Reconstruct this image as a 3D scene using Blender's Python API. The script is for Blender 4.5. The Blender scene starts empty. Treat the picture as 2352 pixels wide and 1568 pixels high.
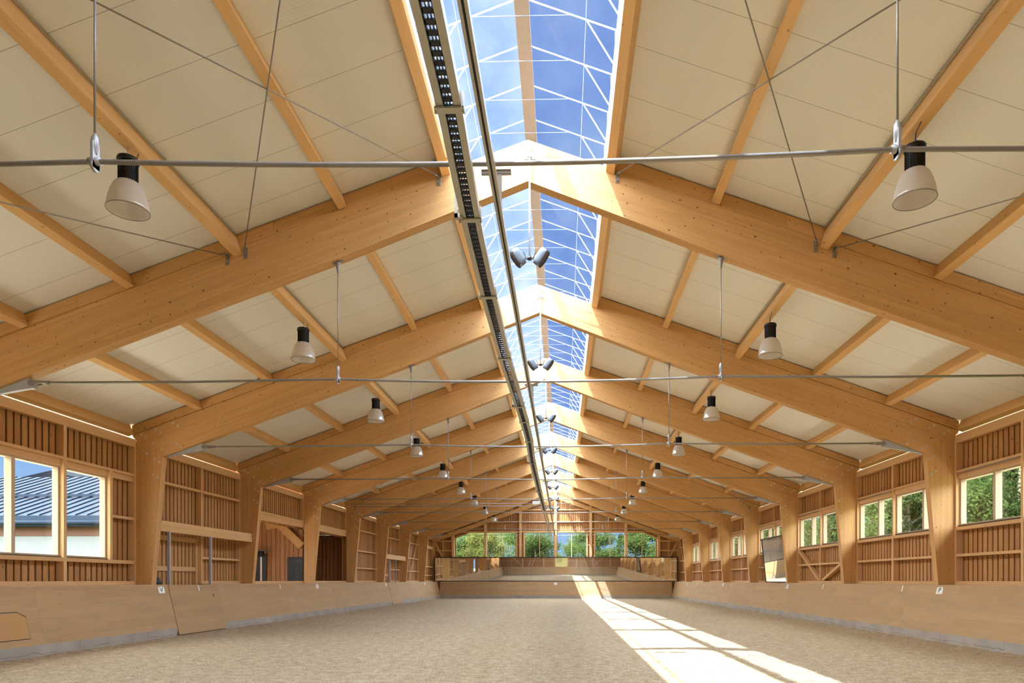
import bpy, math, random
from mathutils import Vector, Matrix, noise

random.seed(7)
scene = bpy.context.scene
COL = scene.collection
PI = math.pi

# ------------------------------------------------------------------ materials
def new_mat(name):
    m = bpy.data.materials.new(name)
    m.use_nodes = True
    nt = m.node_tree
    nt.nodes.clear()
    out = nt.nodes.new('ShaderNodeOutputMaterial')
    return m, nt, out

def N(nt, typ, **kw):
    n = nt.nodes.new(typ)
    for k, v in kw.items():
        setattr(n, k, v)
    return n

def link(nt, a, b):
    nt.links.new(a, b)

def math_node(nt, op, a, b=None, c=None, clamp=False):
    n = nt.nodes.new('ShaderNodeMath')
    n.operation = op
    n.use_clamp = clamp
    for i, x in enumerate((a, b, c)):
        if x is None:
            continue
        if isinstance(x, (int, float)):
            n.inputs[i].default_value = x
        else:
            nt.links.new(x, n.inputs[i])
    return n.outputs[0]

def mix_col(nt, fac, a, b, blend='MIX'):
    n = nt.nodes.new('ShaderNodeMix')
    n.data_type = 'RGBA'
    n.blend_type = blend
    n.clamp_factor = True
    for sock, x in ((n.inputs[0], fac), (n.inputs[6], a), (n.inputs[7], b)):
        if isinstance(x, (int, float)):
            sock.default_value = x
        elif isinstance(x, (tuple, list)):
            sock.default_value = (x[0], x[1], x[2], 1)
        else:
            nt.links.new(x, sock)
    return n.outputs[2]

def srgb(r, g, b):
    def f(c):
        c /= 255.0
        return c / 12.92 if c <= 0.04045 else ((c + 0.055) / 1.055) ** 2.4
    return (f(r), f(g), f(b))

def combine(nt, x, y, z):
    n = nt.nodes.new('ShaderNodeCombineXYZ')
    for i, v in enumerate((x, y, z)):
        if isinstance(v, (int, float)):
            n.inputs[i].default_value = v
        else:
            nt.links.new(v, n.inputs[i])
    return n.outputs[0]

def bsdf(nt, out, rough=0.6, metal=0.0, spec=0.4):
    b = nt.nodes.new('ShaderNodeBsdfPrincipled')
    b.inputs['Roughness'].default_value = rough
    b.inputs['Metallic'].default_value = metal
    b.inputs['Specular IOR Level'].default_value = spec
    nt.links.new(b.outputs[0], out.inputs[0])
    return b

def plain(name, col, rough=0.6, metal=0.0, spec=0.4, noise_amt=0.0, noise_scale=6.0):
    m, nt, out = new_mat(name)
    b = bsdf(nt, out, rough, metal, spec)
    if noise_amt > 0:
        tc = N(nt, 'ShaderNodeTexCoord')
        nz = N(nt, 'ShaderNodeTexNoise')
        nz.inputs['Scale'].default_value = noise_scale
        nz.inputs['Detail'].default_value = 5
        link(nt, tc.outputs['Object'], nz.inputs['Vector'])
        dark = tuple(c * (1 - noise_amt) for c in col)
        lite = tuple(min(1, c * (1 + noise_amt)) for c in col)
        link(nt, mix_col(nt, nz.outputs[0], dark, lite), b.inputs['Base Color'])
    else:
        b.inputs['Base Color'].default_value = (*col, 1)
    return m

def wood(name, ca, cb, lam=0.04, piece=1.4, knot=0.5, knot_scale=5.0, knot_col=None, rough=0.55, spec=0.35,
         grain=0.16, seam=0.12, tone_amt=1.0, scuff=0.0, kr=1.0):
    """Timber read from the mesh's own UV map: u runs with the grain, v across it."""
    m, nt, out = new_mat(name)
    b = bsdf(nt, out, rough, 0, spec)
    uv = N(nt, 'ShaderNodeUVMap')
    uv.uv_map = 'UVMap'
    sep = N(nt, 'ShaderNodeSeparateXYZ')
    link(nt, uv.outputs[0], sep.inputs[0])
    oi = N(nt, 'ShaderNodeObjectInfo')
    at = N(nt, 'ShaderNodeAttribute')
    at.attribute_name = 'tone'
    tone = at.outputs['Fac']
    u = math_node(nt, 'ADD', math_node(nt, 'MULTIPLY_ADD', oi.outputs['Random'], 37.3, sep.outputs[0]),
                  math_node(nt, 'MULTIPLY', tone, 13.7))
    v = math_node(nt, 'ADD', math_node(nt, 'MULTIPLY_ADD', oi.outputs['Random'], 11.1, sep.outputs[1]),
                  math_node(nt, 'MULTIPLY', tone, 7.3))
    vl = math_node(nt, 'DIVIDE', v, lam)
    row = math_node(nt, 'FLOOR', vl)
    wn1 = N(nt, 'ShaderNodeTexWhiteNoise', noise_dimensions='1D')
    link(nt, row, wn1.inputs['W'])
    cell = math_node(nt, 'FLOOR', math_node(nt, 'ADD', math_node(nt, 'DIVIDE', u, piece),
                                            math_node(nt, 'MULTIPLY', wn1.outputs[0], 9.0)))
    wn2 = N(nt, 'ShaderNodeTexWhiteNoise', noise_dimensions='2D')
    link(nt, combine(nt, row, cell, 0.0), wn2.inputs['Vector'])
    t = math_node(nt, 'ADD', math_node(nt, 'MULTIPLY', wn2.outputs[0], 0.6 * tone_amt),
                  math_node(nt, 'MULTIPLY', math_node(nt, 'FRACT', math_node(nt, 'MULTIPLY', tone, 7.7)), 0.4 * tone_amt))
    c = mix_col(nt, t, ca, cb)
    # grain streaks
    gn = N(nt, 'ShaderNodeTexNoise')
    gn.inputs['Scale'].default_value = 1.0
    gn.inputs['Detail'].default_value = 4
    link(nt, combine(nt, math_node(nt, 'MULTIPLY', u, 1.3), math_node(nt, 'MULTIPLY', v, 75.0),
                     math_node(nt, 'MULTIPLY', wn2.outputs[0], 20.0)), gn.inputs['Vector'])
    g = math_node(nt, 'MULTIPLY_ADD', math_node(nt, 'SUBTRACT', gn.outputs[0], 0.5), grain * 2.2, 1.0)
    # lamella seams
    fr = math_node(nt, 'FRACT', vl)
    sm = math_node(nt, 'LESS_THAN', fr, 0.07)
    g = math_node(nt, 'MULTIPLY', g, math_node(nt, 'SUBTRACT', 1.0, math_node(nt, 'MULTIPLY', sm, seam)))
    # broad unevenness of the surface (drying, dust)
    bn = N(nt, 'ShaderNodeTexNoise')
    bn.inputs['Scale'].default_value = 1.0
    bn.inputs['Detail'].default_value = 3
    link(nt, combine(nt, math_node(nt, 'MULTIPLY', u, 0.5), math_node(nt, 'MULTIPLY', v, 2.2), 3.0), bn.inputs['Vector'])
    g = math_node(nt, 'MULTIPLY', g, math_node(nt, 'MULTIPLY_ADD', bn.outputs[0], 0.22, 0.89))
    gg = N(nt, 'ShaderNodeCombineColor')
    for i in range(3):
        link(nt, g, gg.inputs[i])
    c = mix_col(nt, 1.0, c, gg.outputs[0], 'MULTIPLY')
    # knots
    vo = N(nt, 'ShaderNodeTexVoronoi', voronoi_dimensions='2D')
    vo.inputs['Scale'].default_value = 1.0
    link(nt, combine(nt, math_node(nt, 'MULTIPLY', u, knot_scale * 0.8), math_node(nt, 'MULTIPLY', v, knot_scale), 0.0),
         vo.inputs['Vector'])
    sc = N(nt, 'ShaderNodeSeparateColor')
    link(nt, vo.outputs['Color'], sc.inputs[0])
    pick = math_node(nt, 'LESS_THAN', sc.outputs[0], knot)
    rad = math_node(nt, 'MULTIPLY_ADD', math_node(nt, 'POWER', sc.outputs[1], 2.0), 0.10 * kr * knot_scale / 5.0, 0.03 * kr * knot_scale / 5.0)
    k = math_node(nt, 'SUBTRACT', 1.0, math_node(nt, 'DIVIDE', vo.outputs['Distance'], rad), clamp=True)
    k = math_node(nt, 'MULTIPLY', math_node(nt, 'MULTIPLY', k, 2.6, clamp=True), pick)
    kc = knot_col or tuple(x * 0.30 for x in ca)
    c = mix_col(nt, math_node(nt, 'MULTIPLY', k, math_node(nt, 'MULTIPLY_ADD', sc.outputs[2], 0.55, 0.4)), c, kc)
    if scuff > 0:
        sn = N(nt, 'ShaderNodeTexNoise')
        sn.inputs['Scale'].default_value = 1.0
        sn.inputs['Detail'].default_value = 6
        sn.inputs['Distortion'].default_value = 1.2
        link(nt, combine(nt, math_node(nt, 'MULTIPLY', u, 0.9), math_node(nt, 'MULTIPLY', v, 3.5), 8.0), sn.inputs['Vector'])
        s = math_node(nt, 'MULTIPLY', math_node(nt, 'SUBTRACT', sn.outputs[0], 0.52, clamp=True), 4.0, clamp=True)
        c = mix_col(nt, math_node(nt, 'MULTIPLY', s, scuff), c, srgb(150, 128, 108))
    link(nt, c, b.inputs['Base Color'])
    return m

M = {}
M['glulam'] = wood('glulam_spruce', (0.53, 0.283, 0.098), (0.63, 0.36, 0.14), lam=0.042, piece=1.8, knot=0.8, kr=0.85,
                   knot_scale=5.6, knot_col=(0.13, 0.05, 0.015))
M['purlin'] = wood('solid_spruce_timber', (0.66, 0.385, 0.150), (0.72, 0.44, 0.19), lam=0.16, piece=6, knot=0.32,
                   knot_scale=3.6, knot_col=(0.20, 0.08, 0.025), seam=0.06)
M['stud'] = wood('framing_timber', (0.60, 0.355, 0.155), (0.68, 0.425, 0.200), lam=0.30, piece=8, knot=0.3,
                 knot_scale=4.0, knot_col=(0.22, 0.09, 0.03), seam=0.0)
M['frame'] = wood('daylit_window_timber', (0.50, 0.385, 0.26), (0.56, 0.44, 0.31), lam=0.3, piece=8, knot=0.4, knot_scale=5.0, knot_col=(0.2, 0.1, 0.05), seam=0.0)  # outdoor light on the window timber put into its paler colour
M['board'] = wood('larch_cladding', (0.33, 0.148, 0.050), (0.55, 0.295, 0.110), lam=9.0, piece=60, knot=0.5,
                  knot_scale=5.0, knot_col=(0.09, 0.03, 0.01), seam=0.0, grain=0.3)
M['board_shaded'] = wood('shaded_larch_boards', (0.20, 0.080, 0.028), (0.32, 0.14, 0.05), lam=9.0, piece=60, knot=0.5,
                       knot_scale=4.0, knot_col=(0.06, 0.02, 0.01), seam=0.0, grain=0.3)  # shade of the unlit recess put into a darker larch colour
M['kick'] = wood('kickboard_panel', (0.400, 0.246, 0.112), (0.46, 0.295, 0.143), lam=0.2, piece=5.0, knot=0.5,
                 knot_scale=6.0, kr=0.5, knot_col=(0.24, 0.11, 0.05), seam=0.05, rough=0.7, scuff=0.5)
M['ledge'] = plain('dusty_ledge', srgb(190, 158, 122), 0.8, noise_amt=0.12)
M['ply'] = wood('hatch_plywood', (0.44, 0.24, 0.085), (0.48, 0.27, 0.10), lam=2.0, piece=9, knot=0.0, seam=0.0)
M['steel'] = plain('galvanised_steel', srgb(138, 132, 126), 0.45, 0.35, noise_amt=0.12, noise_scale=30)
M['steel_bright'] = plain('bright_zinc', srgb(162, 160, 158), 0.45, 0.4)
M['steel_paint'] = plain('grey_painted_steel', srgb(166, 168, 174), 0.5, 0.1)
M['zinc_rail'] = plain('zinc_rail', srgb(176, 170, 152), 0.38, 0.6, noise_amt=0.08, noise_scale=12)
M['bolt'] = plain('zinc_bolt', srgb(214, 200, 182), 0.4, 0.5)
M['black'] = plain('black_plastic', (0.012, 0.012, 0.014), 0.5)
M['black_body'] = plain('black_lamp_housing', (0.010, 0.007, 0.006), 0.45)
M['cable'] = plain('black_cable', (0.03, 0.025, 0.02), 0.6)
M['darkframe'] = plain('dark_bronze_frame', srgb(62, 52, 48), 0.4, 0.4)
M['white_bar'] = plain('white_coated_aluminium', srgb(205, 208, 214), 0.4)
M['grey_bar'] = plain('skylight_tie_steel', srgb(140, 146, 156), 0.4, 0.3)
M['ridge'] = plain('weathered_ridge_board', srgb(128, 110, 92), 0.8, noise_amt=0.12)
M['speaker'] = plain('grey_speaker_cabinet', srgb(96, 106, 118), 0.5, noise_amt=0.04)
M['speaker_dark'] = plain('dark_speaker_grille', srgb(62, 58, 57), 0.6)
M['sign_white'] = plain('white_sign_plate', srgb(235, 233, 228), 0.5)
M['sign_black'] = plain('black_sign_paint', (0.01, 0.01, 0.01), 0.5)
M['chalk'] = plain('white_chalk', srgb(170, 172, 170), 0.9)
M['slate'] = plain('blackboard_slate', (0.018, 0.019, 0.020), 0.5, noise_amt=0.25, noise_scale=3)
M['grey_door'] = plain('anthracite_door', (0.055, 0.06, 0.062), 0.35)
M['plaster'] = plain('white_render', srgb(112, 113, 116), 0.8, noise_amt=0.03)
M['yellow_wall'] = plain('yellow_render', srgb(98, 90, 50), 0.8, noise_amt=0.03)
M['zincroof'] = plain('standing_seam_zinc', srgb(30, 40, 54), 0.75, 0.0, 0.08, noise_amt=0.06)
M['zincdark'] = plain('dark_slate_roof', srgb(10, 15, 24), 0.8, 0.0, 0.05, noise_amt=0.08)
M['fascia'] = wood('orange_fascia_boards', (0.070, 0.020, 0.007), (0.10, 0.032, 0.011), lam=0.3, piece=9, knot=0.1)
M['insect'] = plain('black_rubber', (0.02, 0.02, 0.022), 0.4)
M['bark'] = plain('tree_bark', srgb(105, 92, 74), 0.9, noise_amt=0.35, noise_scale=5)
M['bounce_ground'] = plain('pale_bounce_ground', srgb(205, 196, 182), 0.9, noise_amt=0.1, noise_scale=8)  # for the added strips that bounce daylight upwards
M['grass'] = plain('outside_grass', srgb(78, 92, 48), 0.9, noise_amt=0.3, noise_scale=1.2)

def concrete_mat():
    m, nt, out = new_mat('concrete_plinth')
    b = bsdf(nt, out, 0.85)
    tc = N(nt, 'ShaderNodeTexCoord')
    a = N(nt, 'ShaderNodeTexNoise')
    a.inputs['Scale'].default_value = 1.7
    a.inputs['Detail'].default_value = 8
    link(nt, tc.outputs['Object'], a.inputs['Vector'])
    c = mix_col(nt, a.outputs[0], srgb(138, 128, 117), srgb(186, 177, 164))
    # damp tide mark with a ragged edge
    sp = N(nt, 'ShaderNodeSeparateXYZ')
    link(nt, tc.outputs['Object'], sp.inputs[0])
    nz = N(nt, 'ShaderNodeTexNoise')
    nz.inputs['Scale'].default_value = 4.0
    nz.inputs['Detail'].default_value = 6
    link(nt, tc.outputs['Object'], nz.inputs['Vector'])
    lvl = math_node(nt, 'MULTIPLY_ADD', math_node(nt, 'SUBTRACT', nz.outputs[0], 0.5), 0.16, 0.075)
    d = math_node(nt, 'ABSOLUTE', math_node(nt, 'SUBTRACT', sp.outputs[2], lvl))
    line = math_node(nt, 'LESS_THAN', d, 0.008)
    pres = N(nt, 'ShaderNodeTexNoise')
    pres.inputs['Scale'].default_value = 0.5
    link(nt, tc.outputs['Object'], pres.inputs['Vector'])
    line = math_node(nt, 'MULTIPLY', line, math_node(nt, 'GREATER_THAN', pres.outputs[0], 0.47))
    c = mix_col(nt, math_node(nt, 'MULTIPLY', line, 0.6), c, srgb(112, 98, 84))
    # shuttering joints
    j = math_node(nt, 'LESS_THAN', math_node(nt, 'FRACT', math_node(nt, 'DIVIDE', sp.outputs[1], 2.5)), 0.006)
    c = mix_col(nt, math_node(nt, 'MULTIPLY', j, 0.5), c, srgb(90, 86, 82))
    link(nt, c, b.inputs['Base Color'])
    return m
M['concrete'] = concrete_mat()

def ceiling_mat():
    m, nt, out = new_mat('cream_sandwich_panel')
    b = bsdf(nt, out, 0.5, 0, 0.3)
    tc = N(nt, 'ShaderNodeTexCoord')
    sp = N(nt, 'ShaderNodeSeparateXYZ')
    link(nt, tc.outputs['Object'], sp.inputs[0])
    y = sp.outputs[1]
    f = math_node(nt, 'FRACT', math_node(nt, 'ADD', y, 0.32))
    joint = math_node(nt, 'LESS_THAN', f, 0.011)
    rib = math_node(nt, 'ABSOLUTE', math_node(nt, 'SUBTRACT', math_node(nt, 'FRACT', math_node(nt, 'MULTIPLY', y, 20.0)), 0.5))
    riba = math_node(nt, 'MULTIPLY', math_node(nt, 'LESS_THAN', rib, 0.06), 0.16)
    c = mix_col(nt, riba, (0.770, 0.757, 0.695), (0.47, 0.44, 0.37))
    c = mix_col(nt, math_node(nt, 'MULTIPLY', joint, 0.7), c, (0.30, 0.26, 0.19))
    link(nt, c, b.inputs['Base Color'])
    bu = N(nt, 'ShaderNodeBump')
    bu.inputs['Strength'].default_value = 0.25
    bu.inputs['Distance'].default_value = 0.004
    link(nt, rib, bu.inputs['Height'])
    link(nt, bu.outputs[0], b.inputs['Normal'])
    return m
M['ceiling'] = ceiling_mat()

def sand_mat():
    m, nt, out = new_mat('riding_sand')
    b = bsdf(nt, out, 0.95, 0, 0.1)
    tc = N(nt, 'ShaderNodeTexCoord')
    def nz(scale, det, rough=0.6):
        n = N(nt, 'ShaderNodeTexNoise')
        n.inputs['Scale'].default_value = scale
        n.inputs['Detail'].default_value = det
        n.inputs['Roughness'].default_value = rough
        link(nt, tc.outputs['Object'], n.inputs['Vector'])
        return n.outputs[0]
    big = nz(0.35, 4)
    mid = nz(5.0, 6, 0.7)
    fine = nz(26.0, 5, 0.85)
    c = mix_col(nt, math_node(nt, 'MULTIPLY_ADD', math_node(nt, 'SUBTRACT', mid, 0.5), 2.6, 0.5, clamp=True),
                (0.290, 0.208, 0.115), (0.575, 0.448, 0.288))
    c = mix_col(nt, math_node(nt, 'MULTIPLY', math_node(nt, 'SUBTRACT', big, 0.42, clamp=True), 2.0, clamp=True), c,
                mix_col(nt, 0.45, c, (0.50, 0.40, 0.28)))
    dk = math_node(nt, 'MULTIPLY', math_node(nt, 'SUBTRACT', 0.465, fine, clamp=True), 14.0, clamp=True)
    c = mix_col(nt, math_node(nt, 'MULTIPLY', dk, 0.8), c, (0.085, 0.055, 0.028))
    lt = math_node(nt, 'MULTIPLY', math_node(nt, 'SUBTRACT', fine, 0.55, clamp=True), 12.0, clamp=True)
    c = mix_col(nt, math_node(nt, 'MULTIPLY', lt, 0.7), c, (0.66, 0.60, 0.50))
    link(nt, c, b.inputs['Base Color'])
    bu = N(nt, 'ShaderNodeBump')
    bu.inputs['Strength'].default_value = 0.9
    bu.inputs['Distance'].default_value = 0.03
    h = math_node(nt, 'ADD', math_node(nt, 'MULTIPLY', mid, 1.0), math_node(nt, 'MULTIPLY', fine, 0.5))
    link(nt, h, bu.inputs['Height'])
    link(nt, bu.outputs[0], b.inputs['Normal'])
    return m
M['sand'] = sand_mat()

def glass_mat(name, tint, haze, gloss=0.06):
    m, nt, out = new_mat(name)
    tr = N(nt, 'ShaderNodeBsdfTransparent')
    tr.inputs[0].default_value = (*tint, 1)
    gl = N(nt, 'ShaderNodeBsdfGlossy')
    gl.inputs['Roughness'].default_value = 0.02
    lw = N(nt, 'ShaderNodeLayerWeight')
    lw.inputs[0].default_value = 0.5
    fr = math_node(nt, 'MULTIPLY_ADD', math_node(nt, 'POWER', lw.outputs['Facing'], 5.0), 0.9, 0.04)
    m1 = N(nt, 'ShaderNodeMixShader')
    link(nt, math_node(nt, 'MULTIPLY', fr, gloss / 0.04), m1.inputs[0])
    link(nt, tr.outputs[0], m1.inputs[1])
    link(nt, gl.outputs[0], m1.inputs[2])
    last = m1.outputs[0]
    if haze > 0:
        tl = N(nt, 'ShaderNodeBsdfTranslucent')
        tl.inputs[0].default_value = (0.9, 0.92, 0.95, 1)
        tc = N(nt, 'ShaderNodeTexCoord')
        nz = N(nt, 'ShaderNodeTexNoise')
        nz.inputs['Scale'].default_value = 1.1
        nz.inputs['Detail'].default_value = 5
        link(nt, tc.outputs['Object'], nz.inputs['Vector'])
        m2 = N(nt, 'ShaderNodeMixShader')
        link(nt, math_node(nt, 'MULTIPLY', nz.outputs[0], haze * 2), m2.inputs[0])
        link(nt, last, m2.inputs[1])
        link(nt, tl.outputs[0], m2.inputs[2])
        last = m2.outputs[0]
    link(nt, last, out.inputs[0])
    return m
M['glass'] = glass_mat('window_glass', (0.93, 0.96, 0.95), 0.0, 0.03)
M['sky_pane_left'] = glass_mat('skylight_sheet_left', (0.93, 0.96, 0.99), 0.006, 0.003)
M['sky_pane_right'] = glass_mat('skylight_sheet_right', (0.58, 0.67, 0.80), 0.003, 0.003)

def mirror_mat():
    m, nt, out = new_mat('mirror_silver')
    g = N(nt, 'ShaderNodeBsdfGlossy')
    g.inputs[0].default_value = (0.80, 0.80, 0.76, 1)
    g.inputs['Roughness'].default_value = 0.0
    d = N(nt, 'ShaderNodeBsdfDiffuse')
    d.inputs[0].default_value = (0.7, 0.66, 0.58, 1)
    mx = N(nt, 'ShaderNodeMixShader')
    mx.inputs[0].default_value = 0.05
    link(nt, g.outputs[0], mx.inputs[1])
    link(nt, d.outputs[0], mx.inputs[2])
    link(nt, mx.outputs[0], out.inputs[0])
    return m
M['mirror'] = mirror_mat()

def dome_mat():
    m, nt, out = new_mat('prismatic_lamp_dome')
    tl = N(nt, 'ShaderNodeBsdfTranslucent')
    tl.inputs[0].default_value = (0.86, 0.80, 0.74, 1)
    df = N(nt, 'ShaderNodeBsdfDiffuse')
    df.inputs[0].default_value = (0.84, 0.78, 0.72, 1)
    tr = N(nt, 'ShaderNodeBsdfTransparent')
    gl = N(nt, 'ShaderNodeBsdfGlossy')
    gl.inputs['Roughness'].default_value = 0.12
    a = N(nt, 'ShaderNodeMixShader'); a.inputs[0].default_value = 0.45
    link(nt, df.outputs[0], a.inputs[1]); link(nt, tl.outputs[0], a.inputs[2])
    b = N(nt, 'ShaderNodeMixShader'); b.inputs[0].default_value = 0.22
    link(nt, a.outputs[0], b.inputs[1]); link(nt, tr.outputs[0], b.inputs[2])
    c = N(nt, 'ShaderNodeMixShader'); c.inputs[0].default_value = 0.12
    link(nt, b.outputs[0], c.inputs[1]); link(nt, gl.outputs[0], c.inputs[2])
    link(nt, c.outputs[0], out.inputs[0])
    return m
M['dome'] = dome_mat()

def leaf_mat(name, ca, cb):
    m, nt, out = new_mat(name)
    oi = N(nt, 'ShaderNodeObjectInfo')
    at = N(nt, 'ShaderNodeAttribute'); at.attribute_name = 'tone'
    t = math_node(nt, 'MULTIPLY_ADD', at.outputs['Fac'], 0.75, math_node(nt, 'MULTIPLY', oi.outputs['Random'], 0.25))
    c = mix_col(nt, t, ca, cb)
    d = N(nt, 'ShaderNodeBsdfDiffuse'); tl = N(nt, 'ShaderNodeBsdfTranslucent')
    link(nt, c, d.inputs[0]); link(nt, c, tl.inputs[0])
    mx = N(nt, 'ShaderNodeMixShader'); mx.inputs[0].default_value = 0.45
    link(nt, d.outputs[0], mx.inputs[1]); link(nt, tl.outputs[0], mx.inputs[2])
    link(nt, mx.outputs[0], out.inputs[0])
    return m
M['leaf_green'] = leaf_mat('leaves_green', (0.014, 0.030, 0.008), (0.092, 0.130, 0.040))
M['leaf_yellow'] = leaf_mat('leaves_yellow_green', (0.034, 0.044, 0.010), (0.155, 0.158, 0.048))
M['leaf_dark'] = leaf_mat('leaves_dark', (0.006, 0.015, 0.007), (0.050, 0.082, 0.030))

# ------------------------------------------------------------------ mesh building
class MB:
    def __init__(self):
        self.v, self.f, self.g, self.t, self.s = [], [], [], [], []

    def face(self, idx, g, tone=0.0, smooth=False):
        self.f.append(tuple(idx)); self.g.append(g); self.t.append(tone); self.s.append(smooth)

    def verts(self, pts):
        n = len(self.v)
        self.v.extend(Vector(p) for p in pts)
        return n

    def box(self, x0, x1, y0, y1, z0, z1, g=(0, 1, 0), tone=None):
        if tone is None:
            tone = 0.0
        x0, x1 = min(x0, x1), max(x0, x1)
        y0, y1 = min(y0, y1), max(y0, y1)
        z0, z1 = min(z0, z1), max(z0, z1)
        n = self.verts([(x0, y0, z0), (x1, y0, z0), (x1, y1, z0), (x0, y1, z0),
                        (x0, y0, z1), (x1, y0, z1), (x1, y1, z1), (x0, y1, z1)])
        for q in ((0, 3, 2, 1), (4, 5, 6, 7), (0, 1, 5, 4), (1, 2, 6, 5), (2, 3, 7, 6), (3, 0, 4, 7)):
            self.face([n + i for i in q], g, tone)
        return self

    def prism(self, poly, d0, d1, axis='y', g=None, tone=0.0, smooth=False):
        """poly: list of 2-D points; axis y: (x,z) swept in y; axis x: (y,z) swept in x; axis z: (x,y) swept in z."""
        def P(p, d):
            if axis == 'y':
                return (p[0], d, p[1])
            if axis == 'x':
                return (d, p[0], p[1])
            return (p[0], p[1], d)
        a = self.verts([P(p, d0) for p in poly])
        b = self.verts([P(p, d1) for p in poly])
        k = len(poly)
        g = g or {'y': (0, 1, 0), 'x': (1, 0, 0), 'z': (0, 0, 1)}[axis]
        self.face([a + i for i in range(k)], g, tone)
        self.face([b + i for i in reversed(range(k))], g, tone)
        for i in range(k):
            j = (i + 1) % k
            self.face([a + j, a + i, b + i, b + j], g, tone, smooth)
        return self

    def bar(self, p0, p1, w, h, up=(0, 0, 1), tone=0.0):
        p0, p1 = Vector(p0), Vector(p1)
        d = (p1 - p0).normalized()
        up = Vector(up)
        s = d.cross(up)
        if s.length < 1e-5:
            s = d.cross(Vector((1, 0, 0)))
        s.normalize()
        u = s.cross(d).normalized()
        c = []
        for p in (p0, p1):
            for a, b in ((-1, -1), (1, -1), (1, 1), (-1, 1)):
                c.append(p + s * (a * w / 2) + u * (b * h / 2))
        n = self.verts(c)
        for q in ((3, 2, 1, 0), (4, 5, 6, 7), (0, 1, 5, 4), (1, 2, 6, 5), (2, 3, 7, 6), (3, 0, 4, 7)):
            self.face([n + i for i in q], tuple(d), tone)
        return self

    def tube(self, pts, r, n=8, cap=True):
        pts = [Vector(p) for p in pts]
        rings = []
        ref = None
        for i, p in enumerate(pts):
            d = (pts[min(i + 1, len(pts) - 1)] - pts[max(i - 1, 0)]).normalized()
            if ref is None:
                ref = Vector((0, 0, 1)) if abs(d.z) < 0.9 else Vector((1, 0, 0))
            s = d.cross(ref).normalized()
            u = s.cross(d).normalized()
            ref = u
            rr = r[i] if isinstance(r, (list, tuple)) else r
            rings.append((self.verts([p + s * (rr * math.cos(2 * PI * k / n)) + u * (rr * math.sin(2 * PI * k / n))
                                      for k in range(n)]), d))
        for (a, d), (b, _) in zip(rings, rings[1:]):
            for k in range(n):
                j = (k + 1) % n
                self.face([a + k, b + k, b + j, a + j], tuple(d), 0.0, True)
        if cap:
            self.face([rings[0][0] + k for k in range(n)], tuple(rings[0][1]))
            self.face([rings[-1][0] + k for k in reversed(range(n))], tuple(rings[-1][1]))
        return self

    def lathe(self, prof, c=(0, 0, 0), n=24, smooth=True, close=False):
        """prof: (radius, z) list, spun about the vertical through c."""
        rings = []
        for r, z in prof:
            rings.append(self.verts([(c[0] + r * math.cos(2 * PI * k / n), c[1] + r * math.sin(2 * PI * k / n), c[2] + z)
                                     for k in range(n)]))
        for a, b in zip(rings, rings[1:]):
            for k in range(n):
                j = (k + 1) % n
                self.face([a + k, a + j, b + j, b + k], (0, 0, 1), 0.0, smooth)
        if close:
            self.face([rings[0] + k for k in reversed(range(n))], (1, 0, 0))
            self.face([rings[-1] + k for k in range(n)], (1, 0, 0))
        return self

    def disc(self, c, axis, r, h, n=12):
        c, axis = Vector(c), Vector(axis).normalized()
        return self.tube([c, c + axis * h], r, n)

    def build(self, name, mat, parent=None, bevel=0.0):
        me = bpy.data.meshes.new(name)
        me.from_pydata([tuple(v) for v in self.v], [], self.f)
        uvl = me.uv_layers.new(name='UVMap')
        ta = me.attributes.new('tone', 'FLOAT', 'FACE')
        buf = [0.0] * (2 * len(me.loops))
        for p in me.polygons:
            g = Vector(self.g[p.index]).normalized()
            nrm = p.normal
            if abs(nrm.dot(g)) > 0.95:
                g = Vector((0, 0, 1)) if abs(nrm.z) < 0.7 else Vector((1, 0, 0))
            w = nrm.cross(g)
            if w.length > 1e-6:
                w.normalize()
            # make the across axis independent of which side the face looks to
            m = max(range(3), key=lambda i: abs(w[i]))
            if w[m] < 0:
                w = -w
            for li in p.loop_indices:
                co = me.vertices[me.loops[li].vertex_index].co
                buf[2 * li] = co.dot(g)
                buf[2 * li + 1] = co.dot(w)
        uvl.data.foreach_set('uv', buf)
        ta.data.foreach_set('value', self.t)
        me.polygons.foreach_set('use_smooth', self.s)
        me.materials.append(mat)
        me.update()
        o = bpy.data.objects.new(name, me)
        COL.objects.link(o)
        if parent is not None:
            o.parent = parent
        if bevel > 0:
            md = o.modifiers.new('edge', 'BEVEL')
            md.width = bevel; md.segments = 2; md.limit_method = 'ANGLE'
        return o

def tag(o, label=None, cat=None, group=None, kind=None):
    if label: o['label'] = label
    if cat: o['category'] = cat
    if group: o['group'] = group
    if kind: o['kind'] = kind
    return o

def thing(name, label, cat, group=None, kind=None, loc=(0, 0, 0)):
    o = bpy.data.objects.new(name, None)
    o.empty_display_size = 0.2
    o.location = loc
    COL.objects.link(o)
    return tag(o, label, cat, group, kind)

def copy_tree(o, parent=None):
    c = o.copy()
    COL.objects.link(c)
    if parent is not None:
        c.parent = parent
    for ch in list(o.children):
        copy_tree(ch, c)
    return c

ORD = ['zeroth', 'first', 'second', 'third', 'fourth', 'fifth', 'sixth', 'seventh', 'eighth', 'ninth', 'tenth']

# ------------------------------------------------------------------ key dimensions (metres)
FY = [5.85, 12.3, 18.3, 24.3, 30.3, 36.3, 42.3, 48.3, 54.75]     # portal frames
SL = 0.3567                                                     # roof slope
ZRF = 9.735                                                     # underside of roof sheets at the ridge (projected)
ZBM = 9.46                                                      # top of the rafters at the ridge
YB, YE = -0.75, 60.62                                           # inner faces of the end walls' framing
zt = lambda x: ZRF - SL * abs(x)
zb = lambda x: ZBM - SL * abs(x)
LED = 1.45                                                      # top of the kickboard

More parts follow.
